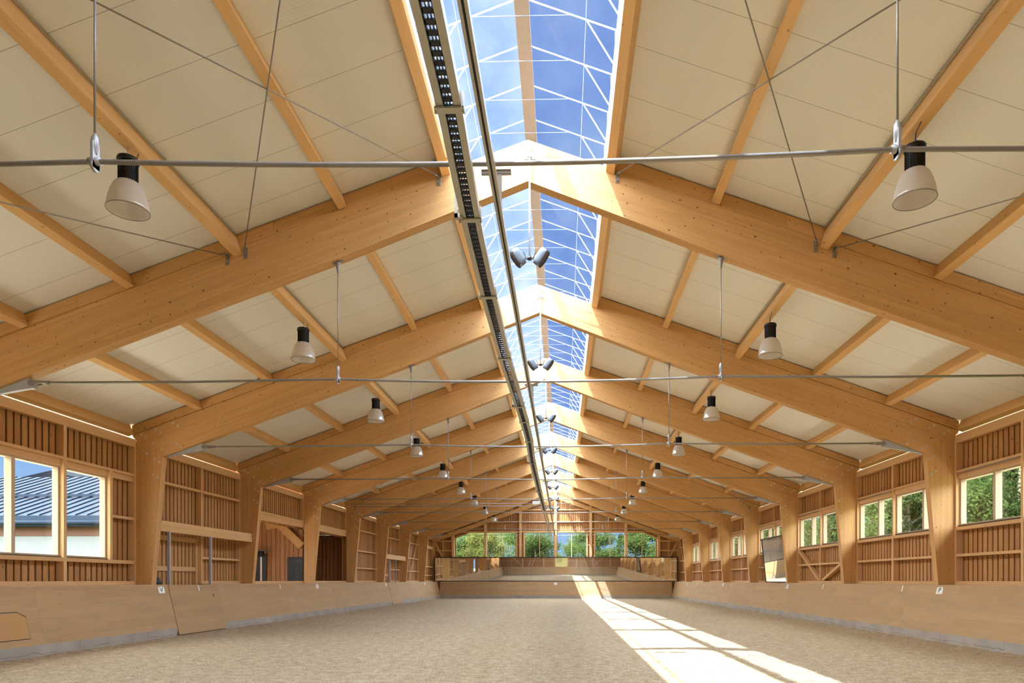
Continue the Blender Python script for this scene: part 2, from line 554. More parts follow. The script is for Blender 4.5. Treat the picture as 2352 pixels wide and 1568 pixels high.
# ------------------------------------------------------------------ floor and surroundings
def make_floor():
    m = MB()
    nx, ny = 104, 310
    x0, x1, y0, y1 = -10.30, 10.30, -0.6, 60.0
    base = 0
    for j in range(ny + 1):
        y = y0 + (y1 - y0) * j / ny
        for i in range(nx + 1):
            x = x0 + (x1 - x0) * i / nx
            h = 0.016 * noise.noise((x * 2.1, y * 2.1, 0)) + 0.014 * noise.noise((x * 5.3, y * 5.3, 4)) \
                + 0.012 * noise.noise((x * 0.5, y * 0.5, 9))
            e = min(x - x0, x1 - x)
            h += 0.05 * max(0, 0.7 - e) * (0.8 + noise.noise((x, y * 1.4, 2)))
            m.v.append(Vector((x, y, h)))
    for j in range(ny):
        for i in range(nx):
            a = j * (nx + 1) + i
            m.face((a, a + 1, a + nx + 2, a + nx + 1), (0, 1, 0), 0.0, True)
    o = m.build('floor', M['sand'])
    tag(o, 'beige sand and fibre riding surface of the hall', 'floor', kind='structure')
make_floor()

m = MB()
m.box(-80, 80, -60, 140, -0.4, -0.25)
tag(m.build('ground_outside', M['grass']), 'green grass around the hall', 'ground', kind='structure')

for s in (-1, 1):
    m = MB(); m.box(s * 11.2, s * 15.5, -6, 66, -0.26, -0.2)  # added unseen strip, throws pale light up under the eaves
    tag(m.build('bounce_strip_%s' % ('left' if s < 0 else 'right'), M['bounce_ground']), 'added pale ground strip bouncing daylight up outside the %s wall' % ('left' if s < 0 else 'right'), 'bounce_strip', kind='structure')

# ------------------------------------------------------------------ roof
EAVE = 12.4
for s, nm in ((-1, 'ceiling'), (1, 'ceiling')):
    m = MB()
    poly = [(s * 1.50, zt(1.50)), (s * EAVE, zt(EAVE)), (s * EAVE, zt(EAVE) + 0.14), (s * 1.50, zt(1.50) + 0.14)]
    m.prism(poly, YB - 1.3, YE + 1.4)
    o = m.build(nm, M['ceiling'])
    tag(o, 'cream roof panels of the %s slope with fine joint lines' % ('left' if s < 0 else 'right'), 'ceiling', kind='structure')

# purlins: (x of bottom centre, depth, name of row)
PUR = [(1.465, 0.35, 'beside the skylight'), (3.335, 0.25, 'second from the skylight'),
       (5.24, 0.385, 'holding the lamp'), (7.225, 0.25, 'second up from the eaves'),
       (9.18, 0.25, 'first up from the eaves'), (11.06, 0.27, 'at the eaves')]
TH = math.atan(SL)
SN, CS = math.sin(TH), math.cos(TH)
bays = [(YB - 0.1, FY[0] - 0.1)] + [(FY[k] + 0.12, FY[k + 1] - 0.10) for k in range(8)] + [(FY[8] + 0.12, YE + 0.2)]
def bay_words(b):
    if b == 0: return 'in the end bay over the entrance'
    if b == 1: return 'in the nearest bay overhead'
    if b == 9: return 'in the last bay before the end wall'
    return 'between the %s and %s frames' % (ORD[b - 1], ORD[b])
for b, (y0, y1) in enumerate(bays):
    for xb, dep, row in PUR:
        for s in (-1, 1):
            xt = xb + dep * SN
            top = Vector((s * xt, 0, zt(xt) - 0.004))
            nrm = Vector((s * SN, 0, CS))
            alo = Vector((s * CS, 0, -SN))
            w = 0.075
            pts = [top + alo * w, top - alo * w, top - alo * w - nrm * dep, top + alo * w - nrm * dep]
            m = MB()
            m.prism([(p.x, p.z) for p in pts], y0 + 0.002, y1 - 0.002, g=(0, 1, 0), tone=random.random())
            o = m.build('roof_purlin', M['purlin'])
            side = 'left' if s < 0 else 'right'
            tag(o, '%s-slope timber purlin %s, %s' % (side, row, bay_words(b)), 'purlin', 'timber roof purlins')
            if row == 'holding the lamp':
                # cable duct along the upper edge
                q = MB()
                c0 = top - alo * (w + 0.018) - nrm * 0.03
                q.prism([(p.x, p.z) for p in (c0 + alo * .015, c0 - alo * .015, c0 - alo * .015 - nrm * .03, c0 + alo * .015 - nrm * .03)],
                        y0 + 0.02, y1 - 0.02)
                tag(q.build('cable_duct', M['zinc_rail'], o), 'slim pale cable duct')

# ------------------------------------------------------------------ portal frames
BOLTS = [(9.899, 5.833), (9.778, 5.749), (10.383, 5.66), (10.262, 5.576), (10.765, 5.518), (10.646, 5.437), (10.424, 5.282),
         (10.2, 5.126), (10.079, 5.042), (9.814, 5.266), (9.693, 5.175), (10.619, 5.004), (10.399, 4.852), (10.28, 4.77),
         (10.44, 4.449), (10.321, 4.365)]
def make_frame():
    root = thing('portal_frame', '', 'timber frame', 'glulam portal frames')
    t0, t1 = -0.10, 0.12
    for s in (-1, 1):
        poly = [(0, ZBM), (s * 11.03, zb(11.03) - 0.02), (s * 10.20, 4.92), (s * 6.415, 6.295), (s * 3.30, 7.42), (0, 8.72)]
        m = MB()
        m.prism(poly, t0, t1, g=(s * CS, 0, -SN), tone=0.3 if s < 0 else 0.8)
        m.build('rafter', M['glulam'], root)
        m = MB()
        m.prism([(s * 11.03, zb(11.03) - 0.02), (s * 10.92, 5.36), (s * 10.92, 0.0), (s * 10.56, 0.0), (s * 10.50, LED), (s * 10.20, 4.92)],
                t0, t1, g=(0, 0, 1), tone=0.55)
        m.build('column', M['glulam'], root)
        # blocking between the purlins, on top of the rafter
        m = MB()
        ed = [(1.40, 4.6), (4.603, 8.2), (8.203, 11.04)]
        for a, b in ed:
            m.prism([(s * a, zb(a) + 0.002), (s * b, zb(b) + 0.002), (s * b, zt(b) - 0.03), (s * a, zt(a) - 0.03)],
                    t0 + 0.012, t1 - 0.012, g=(s * CS, 0, -SN), tone=0.1 + a * 0.03)
        m.build('blocking', M['glulam'], root)
        m = MB()
        for x, z in BOLTS:
            m.disc((s * x, t0, z), (0, -1, 0), 0.036, 0.006, 14)
            m.disc((s * x, t0 - 0.006, z), (0, -1, 0), 0.014, 0.012, 6)
        m.build('knee_bolts', M['bolt'], root)
        m = MB()
        m.disc((s * 0.62, t0, zb(0.62) - 0.17), (0, -1, 0), 0.038, 0.008, 14)
        m.disc((s * 0.62, t0 - 0.008, zb(0.62) - 0.17), (0, -1, 0), 0.016, 0.016, 6)
        m.build('ridge_bolt', M['steel_bright'], root)
    return root
def frame_label(k):
    if k == 0: return 'timber portal frame right above the viewer, before the first one in sight'
    if k == 1: return 'first and largest orange timber portal frame in sight, spanning the whole hall'
    if k == 8: return 'eighth and farthest timber portal frame, next to the end wall'
    return '%s orange timber portal frame counted from the front' % ORD[k]
f0 = make_frame()
for k, y in enumerate(FY):
    fr = f0 if k == 0 else copy_tree(f0)
    fr.location = (0, y, 0)
    fr['label'] = frame_label(k)

# ------------------------------------------------------------------ tie rods
def make_tie():
    root = thing('tie_rod', '', 'tie rod', 'steel tie rods under the frames')
    m = MB()
    pts = []
    zh, zm, ze = 5.235, 5.165, 5.21
    xs = [-8.86, -3.46, 3.46, 8.86]
    pts = [(-8.86, 0, ze), (-6.2, 0, 5.205), (-3.46, 0, zh)]
    for i in range(1, 10):
        x = -3.46 + 6.92 * i / 10
        pts.append((x, 0, zh - (zh - zm) * (1 - ((x) / 3.46) ** 2)))
    pts += [(3.46, 0, zh), (6.2, 0, 5.205), (8.86, 0, ze)]
    m.tube(pts, 0.0215, 10)
    m.build('rod', M['steel'], root)
    for s in (-1, 1):
        m = MB()
        m.prism([(s * 10.15, 4.925), (s * 9.16, 5.292), (s * 9.06, 5.25), (s * 9.03, 5.17), (s * 9.08, 5.105), (s * 9.35, 5.065)],
                -0.04, 0.04, g=(1, 0, 0))
        m.build('gusset_plate', M['steel_paint'], root)
        m = MB()
        m.disc((s * 9.10, -0.06, 5.20), (0, 1, 0), 0.055, 0.12, 14)
        for q in (-0.05, 0.05):
            m.prism([(s * 9.16, 5.16), (s * 9.16, 5.245), (s * 8.93, 5.235), (s * 8.84, 5.22), (s * 8.84, 5.195), (s * 8.93, 5.18)],
                    q - 0.009, q + 0.009, g=(1, 0, 0))
        m.tube([(s * 8.93, 0, 5.21), (s * 8.80, 0, 5.21)], 0.034, 10)
        m.build('fork_head', M['steel'], root)
        h = MB()
        h.tube([(s * 3.46, 0, 5.42), (s * 3.46, 0, 7.22)], 0.0095, 8)
        ho = h.build('hanger', M['steel'], root)
        m = MB()
        m.bar((s * 3.46 - s * 0.1, 0, 7.372 + 0.036), (s * 3.46 + s * 0.1, 0, 7.372 - 0.036), 0.10, 0.02)
        m.lathe([(0.05, 0.13), (0.028, 0.02), (0.016, -0.05), (0.010, -0.06)], (s * 3.46, 0, 7.22), 10)
        m.build('head_plate', M['steel'], ho)
        m = MB()
        m.lathe([(0.010, 0.24), (0.030, 0.20), (0.032, 0.12), (0.018, 0.06)], (s * 3.46, 0, 5.24), 10)
        m.box(s * 3.46 - 0.012, s * 3.46 + 0.012, -0.045, 0.045, 5.17, 5.40)
        m.tube([(s * 3.46 - 0.05, 0, 5.235), (s * 3.46 + 0.05, 0, 5.235)], 0.034, 12)
        m.disc((s * 3.46 - 0.012, 0, 5.195), (1, 0, 0), 0.05, 0.024, 14)
        m.build('clamp', M['steel_bright'], ho)
    return root
t0 = make_tie()
for k, y in enumerate(FY):
    t = t0 if k == 0 else copy_tree(t0)
    t.location = (0, y + 0.01, 0)
    if k == 0:
        t['label'] = 'nearest and thickest looking steel tie rod, crossing the upper picture'
    else:
        t['label'] = 'steel tie rod with two hangers under the %s timber frame' % ORD[k]

# ------------------------------------------------------------------ diagonal bracing
def brace(p0, p1, label):
    p0, p1 = Vector(p0), Vector(p1)
    root = thing('brace_rod', label, 'brace rod', 'thin roof bracing rods')
    m = MB()
    m.tube([p0, p1], 0.0095, 8)
    m.build('rod', M['steel'], root)
    for a, b in ((p0, p1), (p1, p0)):
        d = (b - a).normalized()
        sy = 1 if d.y > 0 else -1
        m = MB()
        m.tube([a - d * 0.02, a + d * 0.10], 0.017, 8)
        m.box(a.x - 0.032, a.x + 0.032, a.y - sy * 0.045, a.y - sy * 0.055, a.z - 0.14, a.z + 0.06)
        m.box(a.x - 0.008, a.x + 0.008, a.y - sy * 0.05, a.y + sy * 0.03, a.z - 0.03, a.z + 0.03)
        m.disc((a.x, a.y - sy * 0.045, a.z - 0.10), (0, sy, 0), 0.018, 0.014, 8)
        m.build('end_bracket', M['steel'], root)
ya, yb = FY[0] + 0.18, FY[1] - 0.16
for s in (-1, 1):
    sd = 'left' if s < 0 else 'right'
    brace((s * 5.07, ya, 7.55), (s * 1.60, yb, 8.80), 'thin bracing rod rising to the skylight edge, %s of the skylight' % sd)
    brace((s * 1.60, ya, 8.80), (s * 5.10, yb, 7.53), 'thin bracing rod running down to the lamp purlin, %s of the skylight' % sd)
    brace((s * 8.95, ya, 6.10), (s * 5.43, yb, 7.42), 'thin bracing rod below the %s lamp, ending at the first frame' % sd)
    brace((s * 6.40, FY[4] + 0.18, 6.85), (s * 10.45, FY[5] - 0.16, 5.42), 'thin bracing rod near the %s eaves before the fifth frame' % sd)

# ------------------------------------------------------------------ skylight
SKZ, SKW, SKS = 10.40, 1.46, 0.368
sky = thing('window_1', 'long glazed ridge skylight with white bars under blue sky', 'skylight', kind='structure')
zs = lambda x: SKZ - SKS * abs(x)
YS0, YS1 = YB - 0.3, YE + 0.3
m = MB()
for s in (-1, 1):
    m.prism([(0, SKZ + 0.02), (s * 0.112, zs(0.112) + 0.01), (s * 0.112, zs(.112) - 0.05), (0, SKZ - 0.075)], YS0, YS1, g=(0, 1, 0))
m.build('ridge_board', M['ridge'], sky)
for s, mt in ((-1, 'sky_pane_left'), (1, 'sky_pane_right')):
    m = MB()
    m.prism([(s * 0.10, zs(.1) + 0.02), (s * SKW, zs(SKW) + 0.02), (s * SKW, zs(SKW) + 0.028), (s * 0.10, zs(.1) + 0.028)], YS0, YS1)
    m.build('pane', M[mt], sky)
    m = MB()
    m.box(s * (SKW - 0.01), s * (SKW - 0.002), YS0, YS1, zt(SKW) + 0.02, zs(SKW) + 0.01)
    m.build('side_pane', M['sky_pane_left'], sky)
    m = MB()
    m.box(s * (SKW - 0.03), s * (SKW + 0.02), YS0, YS1, zt(SKW) - 0.05, zt(SKW) + 0.05)
    m.box(s * (SKW - 0.03), s * (SKW + 0.02), YS0, YS1, zs(SKW) - 0.04, zs(SKW) + 0.0)
    m.build('edge_rail', M['white_bar'], sky)
    m = MB()
    m.tube([(s * 0.97, YS0, zs(0.97) - 0.05), (s * 0.97, YS1, zs(.97) - 0.05)], 0.004, 6)
    m.build('wire', M['steel_paint'], sky)
def sky_bar(y):
    m = MB()
    for s in (-1, 1):
        m.bar((s * 0.09, y, zs(.09) - 0.015), (s * (SKW - 0.02), y, zs(SKW - .02) - 0.015), 0.020, 0.014)
        m.bar((s * (SKW - 0.04), y, zt(SKW) + 0.04), (s * (SKW - 0.04), y, zs(SKW) - 0.03), 0.020, 0.02, up=(0, 1, 0))
        m.bar((s * 0.99, y, zs(.99) - 0.03), (s * (SKW - 0.05), y, zt(SKW) + 0.10), 0.016, 0.018, up=(0, 1, 0))
    o = m.build('glazing_bar', M['white_bar'], sky)
    m = MB()
    m.tube([(-0.72, y, zs(.72) - 0.03), (0.72, y, zs(.72) - 0.03)], 0.005, 6)
    m.build('tie_wire', M['grey_bar'], o)
y = 11.2 - 0.9 * 13
while y < YS1:
    sky_bar(y)
    y += 0.9

# ------------------------------------------------------------------ lamps
def make_lamp():
    root = thing('pendant_lamp', '', 'lamp', 'high bay pendant lamps')
    m = MB()
    m.lathe([(0.0, 0.0), (0.128, 0.0), (0.135, -0.02), (0.135, -0.055), (0.118, -0.06)], (0, 0, 7.27), 20, close=False)
    for k in range(30):
        a = 2 * PI * k / 30
        m.bar((0.116 * math.cos(a), 0.116 * math.sin(a), 7.21), (0.116 * math.cos(a), 0.116 * math.sin(a), 6.94), 0.006, 0.012,
              up=(math.cos(a), math.sin(a), 0))
    m.lathe([(0.112, 7.215), (0.112, 6.93), (0.0, 6.925)], (0, 0, 0), 24)
    m.build('housing', M['black_body'], root)
    m = MB()
    prof_o = [(0.105, 6.955), (0.140, 6.937), (0.18, 6.888), (0.216, 6.80), (0.243, 6.70), (0.259, 6.60), (0.263, 6.565)]
    prof_i = [(r - 0.006, z - 0.003) for r, z in prof_o]
    m.lathe(prof_o + [(0.257, 6.562)] + list(reversed(prof_i)), (0, 0, 0), 40)
    m.build('shade', M['dome'], root)
    m = MB()
    rr = [(0.261 + 0.006 * math.cos(a), 6.565 + 0.006 * math.sin(a)) for a in [2 * PI * i / 6 for i in range(7)]]
    m.lathe(rr, (0, 0, 0), 40)
    m.build('rim', M['steel'], root)
    m = MB()
    m.lathe([(0.0, 6.93), (0.03, 6.92), (0.045, 6.86), (0.045, 6.76), (0.028, 6.70), (0.0, 6.685)], (0, 0, 0), 16)
    m.build('bulb', M['sign_white'], root)
    m = MB()
    m.tube([(0, 0, 7.43), (0, 0.012, 7.40), (0, -0.012, 7.36), (0, 0.012, 7.32), (0, 0, 7.26)], 0.007, 6)
    m.build('hook', M['steel_bright'], root)
    m = MB()
    m.tube([(0.02, 0.06, 7.27), (0.05, 0.12, 7.36), (0.02, 0.20, 7.46), (-0.07, 0.24, 7.52), (-0.09, 0.30, 7.66), (-0.095, 0.36, 7.78)], 0.0055, 6)
    m.build('cable', M['cable'], root)
    return root
l0 = make_lamp()
LY = [9.07] + [(FY[k] + FY[k + 1]) / 2 for k in range(1, 8)] + [57.75]
first = True
for i, y in enumerate(LY):
    for s in (-1, 1):
        l = l0 if first else copy_tree(l0)
        first = False
        l.location = (s * 5.24, y, 0)
        if s > 0:
            l.rotation_euler = (0, 0, PI)
        sd = 'left' if s < 0 else 'right'
        if i == 0:
            l['label'] = 'largest, nearest pendant lamp with frosted dome on the %s' % sd
        elif i == 8:
            l['label'] = 'smallest, farthest frosted pendant lamp on the %s row' % sd
        else:
            l['label'] = 'frosted pendant lamp, %s from the front in the %s row' % (ORD[i + 1], sd)

# ------------------------------------------------------------------ loudspeakers on poles
def make_speakers():
    root = thing('speaker_pole', '', 'loudspeakers', 'loudspeaker pairs under the ridge')
    m = MB()
    m.tube([(0.035, 0, 7.32), (0.035, 0, 9.28)], 0.017, 10)
    m.build('pole', M['white_bar'], root)
    m = MB()
    m.box(-0.07, 0.14, 0.035, 0.05, 9.10, 9.22)
    m.box(0.0, 0.07, -0.02, 0.05, 9.12, 9.32)
    m.build('wall_bracket', M['steel_bright'], root)
    m = MB()
    m.tube([(0.035, 0, 7.34), (0.035, 0, 7.29)], 0.04, 12)
    for s in (-1, 1):
        m.bar((0.035, 0, 7.305), (0.035 + s * 0.13, 0, 7.325), 0.025, 0.02)
        m.bar((0.035 + s * 0.055, 0, 7.30), (0.035 + s * 0.11, 0, 7.43), 0.03, 0.016)
    m.build('swivel_bracket', M['black'], root)
    for s in (-1, 1):
        c = Vector((0.035 + s * 0.20, -0.01, 7.33))
        rot = Matrix.Rotation(s * math.radians(36), 4, 'Y') @ Matrix.Rotation(math.radians(14), 4, 'X') @ Matrix.Scale(0.9, 4)
        def shape(hw, front, z0, z1, dep):
            out = []
            return out
        m = MB()
        prof = [(-0.075, 0.0), (-0.085, 0.05), (-0.088, 0.10), (0.088, 0.10), (0.085, 0.05), (0.075, 0.0), (0.0, -0.02)]
        nz_ = 9
        rings = []
        for k in range(nz_):
            f = k / (nz_ - 1)
            z = -0.17 + 0.34 * f
            e = 1 - abs(2 * f - 1) ** 5 * 0.28
            ring = []
            for a in range(16):
                an = 2 * PI * a / 16
                px = math.copysign(abs(math.cos(an)) ** 0.6, math.cos(an)) * 0.095 * e
                py = math.copysign(abs(math.sin(an)) ** 0.6, math.sin(an)) * 0.085 * e
                ring.append(c + (rot @ Vector((px, py, z))))
            rings.append(m.verts(ring))
        for a, b in zip(rings, rings[1:]):
            for k in range(16):
                m.face((a + k, a + (k + 1) % 16, b + (k + 1) % 16, b + k), (0, 0, 1), 0, True)
        m.face([rings[0] + k for k in reversed(range(16))], (1, 0, 0))
        m.face([rings[-1] + k for k in range(16)], (1, 0, 0))
        so = m.build('speaker', M['speaker'], root)
        # rounded dark grille on the outer, lower side
        m = MB()
        rings = []
        for k in range(9):
            f = k / 8
            z = -0.172 + 0.344 * f
            e = 1 - abs(2 * f - 1) ** 3 * 0.35
            ring = []
            for a in range(9):
                an = -PI / 2 + PI * a / 8
                px = s * (0.045 + 0.088 * math.cos(an) * e)
                py = 0.082 * math.sin(an) * (0.75 + 0.25 * e)
                ring.append(c + (rot @ Vector((px, py, z))))
            rings.append(m.verts(ring))
        for a, b in zip(rings, rings[1:]):
            for k in range(8):
                m.face((a + k, a + k + 1, b + k + 1, b + k), (0, 0, 1), 0, True)
        m.face([rings[0] + k for k in range(9)], (1, 0, 0))
        m.face([rings[-1] + k for k in range(9)], (1, 0, 0))
        m.build('grille', M['speaker_dark'], so)
    return root
s0 = make_speakers()
for k in range(1, 9):
    sp = s0 if k == 1 else copy_tree(s0)
    sp.location = (0, FY[k] - 0.10 - 0.05, 0)
    if k == 1:
        sp['label'] = 'largest, nearest pair of grey loudspeakers on a white pole at the first frame'
    elif k == 8:
        sp['label'] = 'lowest, farthest pair of small grey loudspeakers in front of the gable'
    else:
        sp['label'] = 'pair of grey loudspeakers hanging from the peak of the %s frame' % ORD[k]

# ------------------------------------------------------------------ overhead tracks
def poly_at(pts, y):
    for (y0, x0), (y1, x1) in zip(pts, pts[1:]):
        if y <= y1:
            f = (y - y0) / (y1 - y0)
            return x0 + (x1 - x0) * max(0.0, f)
    return pts[-1][1]
TX = [(-0.6, -0.13), (3.5, -0.125), (4.55, -0.135), (5.94, -0.185), (7.58, -0.205), (9.7, -0.205), (13.4, -0.145), (15.5, -0.135),
      (18.3, -0.19), (24.3, -0.205), (30.5, -0.205), (48.6, -0.215)]
def smooth(pts):
    n = []
    for i, (y, x) in enumerate(pts):
        n.append((y, x))
    return n
TZ = 4.735
chain = thing('cable_track', 'pair of long zinc rails holding a black cable chain, left of the ridge', 'cable track')
def sweep(prof, y0, y1, xoff, zoff, step=0.75, drop=None):
    m = MB()
    ny = int((y1 - y0) / step) + 1
    prev = None
    for j in range(ny + 1):
        y = y0 + (y1 - y0) * j / ny
        cx = poly_at(TX, y) + xoff if drop is None else xoff
        ring = m.verts([(cx + px, y, TZ + zoff + pz) for px, pz in prof])
        if prev is not None:
            k = len(prof)
            for i in range(k):
                m.face((prev + i, prev + (i + 1) % k, ring + (i + 1) % k, ring + i), (0, 1, 0))
        else:
            m.face([ring + i for i in range(len(prof))], (1, 0, 0))
        prev = ring
    m.face([prev + i for i in reversed(range(len(prof)))], (1, 0, 0))
    return m
for s in (-1, 1):
    prof = [(s * 0.036, 0.0), (s * 0.085, 0.0), (s * 0.085, 0.075), (s * 0.036, 0.075), (s * 0.036, 0.067), (s * 0.076, 0.067),
            (s * 0.076, 0.008), (s * 0.036, 0.008)]
    if s < 0: prof = prof[::-1]
    sweep(prof, YB + 0.2, 48.6, 0, 0.0).build('rail', M['zinc_rail'], chain)
m = MB()
y = YB + 0.3
while y < 31.0:
    cx = poly_at(TX, y)
    m.box(cx - 0.034, cx + 0.034, y, y + 0.036, TZ + 0.012, TZ + 0.020)
    m.box(cx - 0.034, cx - 0.027, y, y + 0.075, TZ + 0.012, TZ + 0.05)
    m.box(cx + 0.027, cx + 0.034, y, y + 0.075, TZ + 0.012, TZ + 0.05)
    m.box(cx - 0.034, cx + 0.034, y + 0.03, y + 0.060, TZ + 0.044, TZ + 0.05)
    y += 0.078
tag(m.build('chain_links', M['black'], chain, 0), 'black plastic cable chain', kind='stuff')
m = MB()
for q in (-0.012, 0.008):
    pts = []
    y = YB + 0.3
    while y < 31.0:
        pts.append((poly_at(TX, y) + q, y, TZ + 0.032)); y += 0.8
    m.tube(pts, 0.006, 6)
m.build('cable', M['steel_bright'], chain)
for yc, plate in ((4.55, 0), (5.95, 1), (7.58, 0), (9.7, 0), (12.4, 1), (13.6, 0), (15.5, 0), (18.4, 1), (24.4, 1), (30.4, 1), (36.4, 1), (42.4, 1), (48.4, 1)):
    cx = poly_at(TX, yc)
    m = MB()
    m.box(cx - 0.10, cx + 0.10, yc - 0.03, yc + 0.03, TZ - 0.014, TZ - 0.002)
    for s in (-1, 1):
        m.box(cx + s * 0.088, cx + s * 0.098, yc - 0.03, yc + 0.03, TZ - 0.012, TZ + 0.10)
        m.tube([(cx + s * 0.093, yc, TZ - 0.03), (cx + s * 0.093, yc, TZ + 0.01)], 0.008, 6)
    if plate:
        m.box(cx - 0.13, cx - 0.10, yc - 0.07, yc - 0.06, TZ - 0.014, 5.17)
        m.box(cx - 0.13, cx - 0.06, yc - 0.07, yc - 0.02, TZ - 0.014, TZ + 0.02)
    m.build('clamp', M['zinc_rail'], chain)
bus = thing('busbar_rail', 'single slotted zinc rail running beside the cable track under the ridge', 'rail')
BX = 0.075
def bus_sweep(prof, z):
    m = MB()
    a = m.verts([(BX + px, YB + 0.2, TZ + z + pz) for px, pz in prof])
    b = m.verts([(BX + px, 48.6, TZ + z + pz) for px, pz in prof])
    k = len(prof)
    for i in range(k):
        m.face((a + i, a + (i + 1) % k, b + (i + 1) % k, b + i), (0, 1, 0))
    m.face([a + i for i in range(k)], (1, 0, 0)); m.face([b + i for i in reversed(range(k))], (1, 0, 0))
    return m
prof = [(-0.008, 0.0), (-0.028, 0.0), (-0.028, 0.06), (0.028, 0.06), (0.028, 0.0), (0.008, 0.0), (0.008, 0.006), (0.021, 0.006),
        (0.021, 0.053), (-0.021, 0.053), (-0.021, 0.006), (-0.008, 0.006)]
bus_sweep(prof, 0.0).build('rail', M['zinc_rail'], bus)
m = MB(); m.box(BX - 0.009, BX + 0.009, YB + 0.25, 48.55, TZ + 0.014, TZ + 0.024)
m.build('contact_strip', M['black'], bus)
for y in FY[:8]:
    m = MB()
    m.box(poly_at(TX, y) + 0.10, BX + 0.10, y + 0.04, y + 0.075, 5.10, 5.135)
    m.box(BX - 0.02, BX + 0.02, y + 0.045, y + 0.07, TZ + 0.06, 5.11)
    m.build('cross_hanger', M['steel'], bus)
boom = thing('sprinkler_boom', 'thin double pipe sprinkler boom hanging across the hall under the fourth frame', 'sprinkler boom')
yb_ = FY[4] + 0.25
m = MB(); m.tube([(-8.9, yb_, 5.02), (-0.25, yb_, 5.02)], 0.016, 8); m.tube([(0.3, yb_, 5.02), (1.0, yb_, 5.02)], 0.016, 8)
m.build('upper_pipe', M['steel'], boom)
m = MB(); m.tube([(-8.9, yb_, 4.90), (0.2, yb_, 4.90)], 0.016, 8)
m.build('lower_pipe', M['steel'], boom)
for i in range(9):
    x = -8.9 + i * 1.05
    m = MB(); m.tube([(x, yb_, 5.05), (x, yb_, 4.84)], 0.012, 6); m.disc((x, yb_, 4.83), (0, 0, 1), 0.02, 0.03, 8)
    m.build('nozzle', M['steel'], boom)
m = MB(); m.box(-0.72, -0.40, yb_ - 0.06, yb_ + 0.1, 4.98, 5.12)
m.build('junction_box', M['sign_white'], boom)
m = MB(); m.box(-0.34, 0.12, yb_ - 0.1, yb_ + 0.1, 4.80, 4.84); m.box(-0.3, -0.24, yb_ - 0.05, yb_ + 0.05, 4.80, 4.96)
m.build('trolley', M['steel_paint'], boom)

# ------------------------------------------------------------------ long walls
XF, XBK = 10.93, 11.10         # inner face of studs / inner face of boards
def boards_x(m, s, y0, y1, z0, z1, openings=(), xi=XBK, pitch=0.2, w=0.148):
    """vertical boards on a wall facing x; openings: (ya, yb, za, zb)."""
    def column(xa, xb, ya, yb, dz=0.0):
        segs = [(z0, z1 + dz)]
        c = (ya + yb) / 2
        for (oa, ob, za, zb_) in openings:
            if oa < c < ob:
                ns = []
                for a, b in segs:
                    if zb_ <= a or za >= b: ns.append((a, b)); continue
                    if za > a: ns.append((a, za))
                    if zb_ < b: ns.append((zb_, b))
                segs = ns
        tn = random.random()
        for a, b in segs:
            if b - a > 0.02:
                m.box(s * xa, s * xb, ya, yb, a, b, (0, 0, 1), tn)
    n = max(1, int(round((y1 - y0) / pitch)))
    p = (y1 - y0) / n
    for i in range(n):
        a = y0 + i * p
        column(xi, xi + 0.024, a + p * 0.13, a + p * 0.87)
        column(xi + 0.045, xi + 0.069, a - p * 0.5, a + p * 0.5, -0.035)
    column(xi + 0.045, xi + 0.069, y1 - p * 0.5, y1, -0.035)

def boards_y(m, yi, sgn, x0, x1, zlo, zhi, openings=(), pitch=0.2):
    def column(ya, yb, xa, xb):
        segs = [(zlo, min(zhi(xa), zhi(xb)))]
        c = (xa + xb) / 2
        for (oa, ob, za, zb_) in openings:
            if oa < c < ob:
                zt_ = zb_(c) if callable(zb_) else zb_
                ns = []
                for a, b in segs:
                    if zt_ <= a or za >= b: ns.append((a, b)); continue
                    if za > a: ns.append((a, za))
                    if zt_ < b: ns.append((zt_, b))
                segs = ns
        tn = random.random()
        for a, b in segs:
            if b - a > 0.02:
                m.box(xa, xb, ya, yb, a, b, (0, 0, 1), tn)
    n = max(1, int(round((x1 - x0) / pitch)))
    p = (x1 - x0) / n
    for i in range(n):
        a = x0 + i * p
        column(yi, yi + sgn * 0.024, a + p * 0.13, a + p * 0.87)
        column(yi + sgn * 0.045, yi + sgn * 0.069, a - p * 0.5, a + p * 0.5)

BAYS = [(YB - 0.1, FY[0])] + [(FY[k], FY[k + 1]) for k in range(8)] + [(FY[8], YE + 0.1)]
WZ0, WZ1 = 3.0, 4.23          # ordinary windows
win_no = [1]
def next_window(label):
    win_no[0] += 1
    return thing('window_%d' % win_no[0], label, 'window', kind='structure')

def framing(parent, name, s, y0, y1, z0, z1, depth=0.165, xo=0.0, g=None):
    m = MB()
    g = g or ((0, 1, 0) if (y1 - y0) > (z1 - z0) else (0, 0, 1))
    if name in ('stud',): xo -= 0.008
    elif name in ('top_plate', 'bottom_plate'): xo -= 0.004
    m.box(s * (XF + xo), s * (XF + depth), y0, y1, z0, z1, g, random.random())
    return m.build(name, M['stud'], parent)

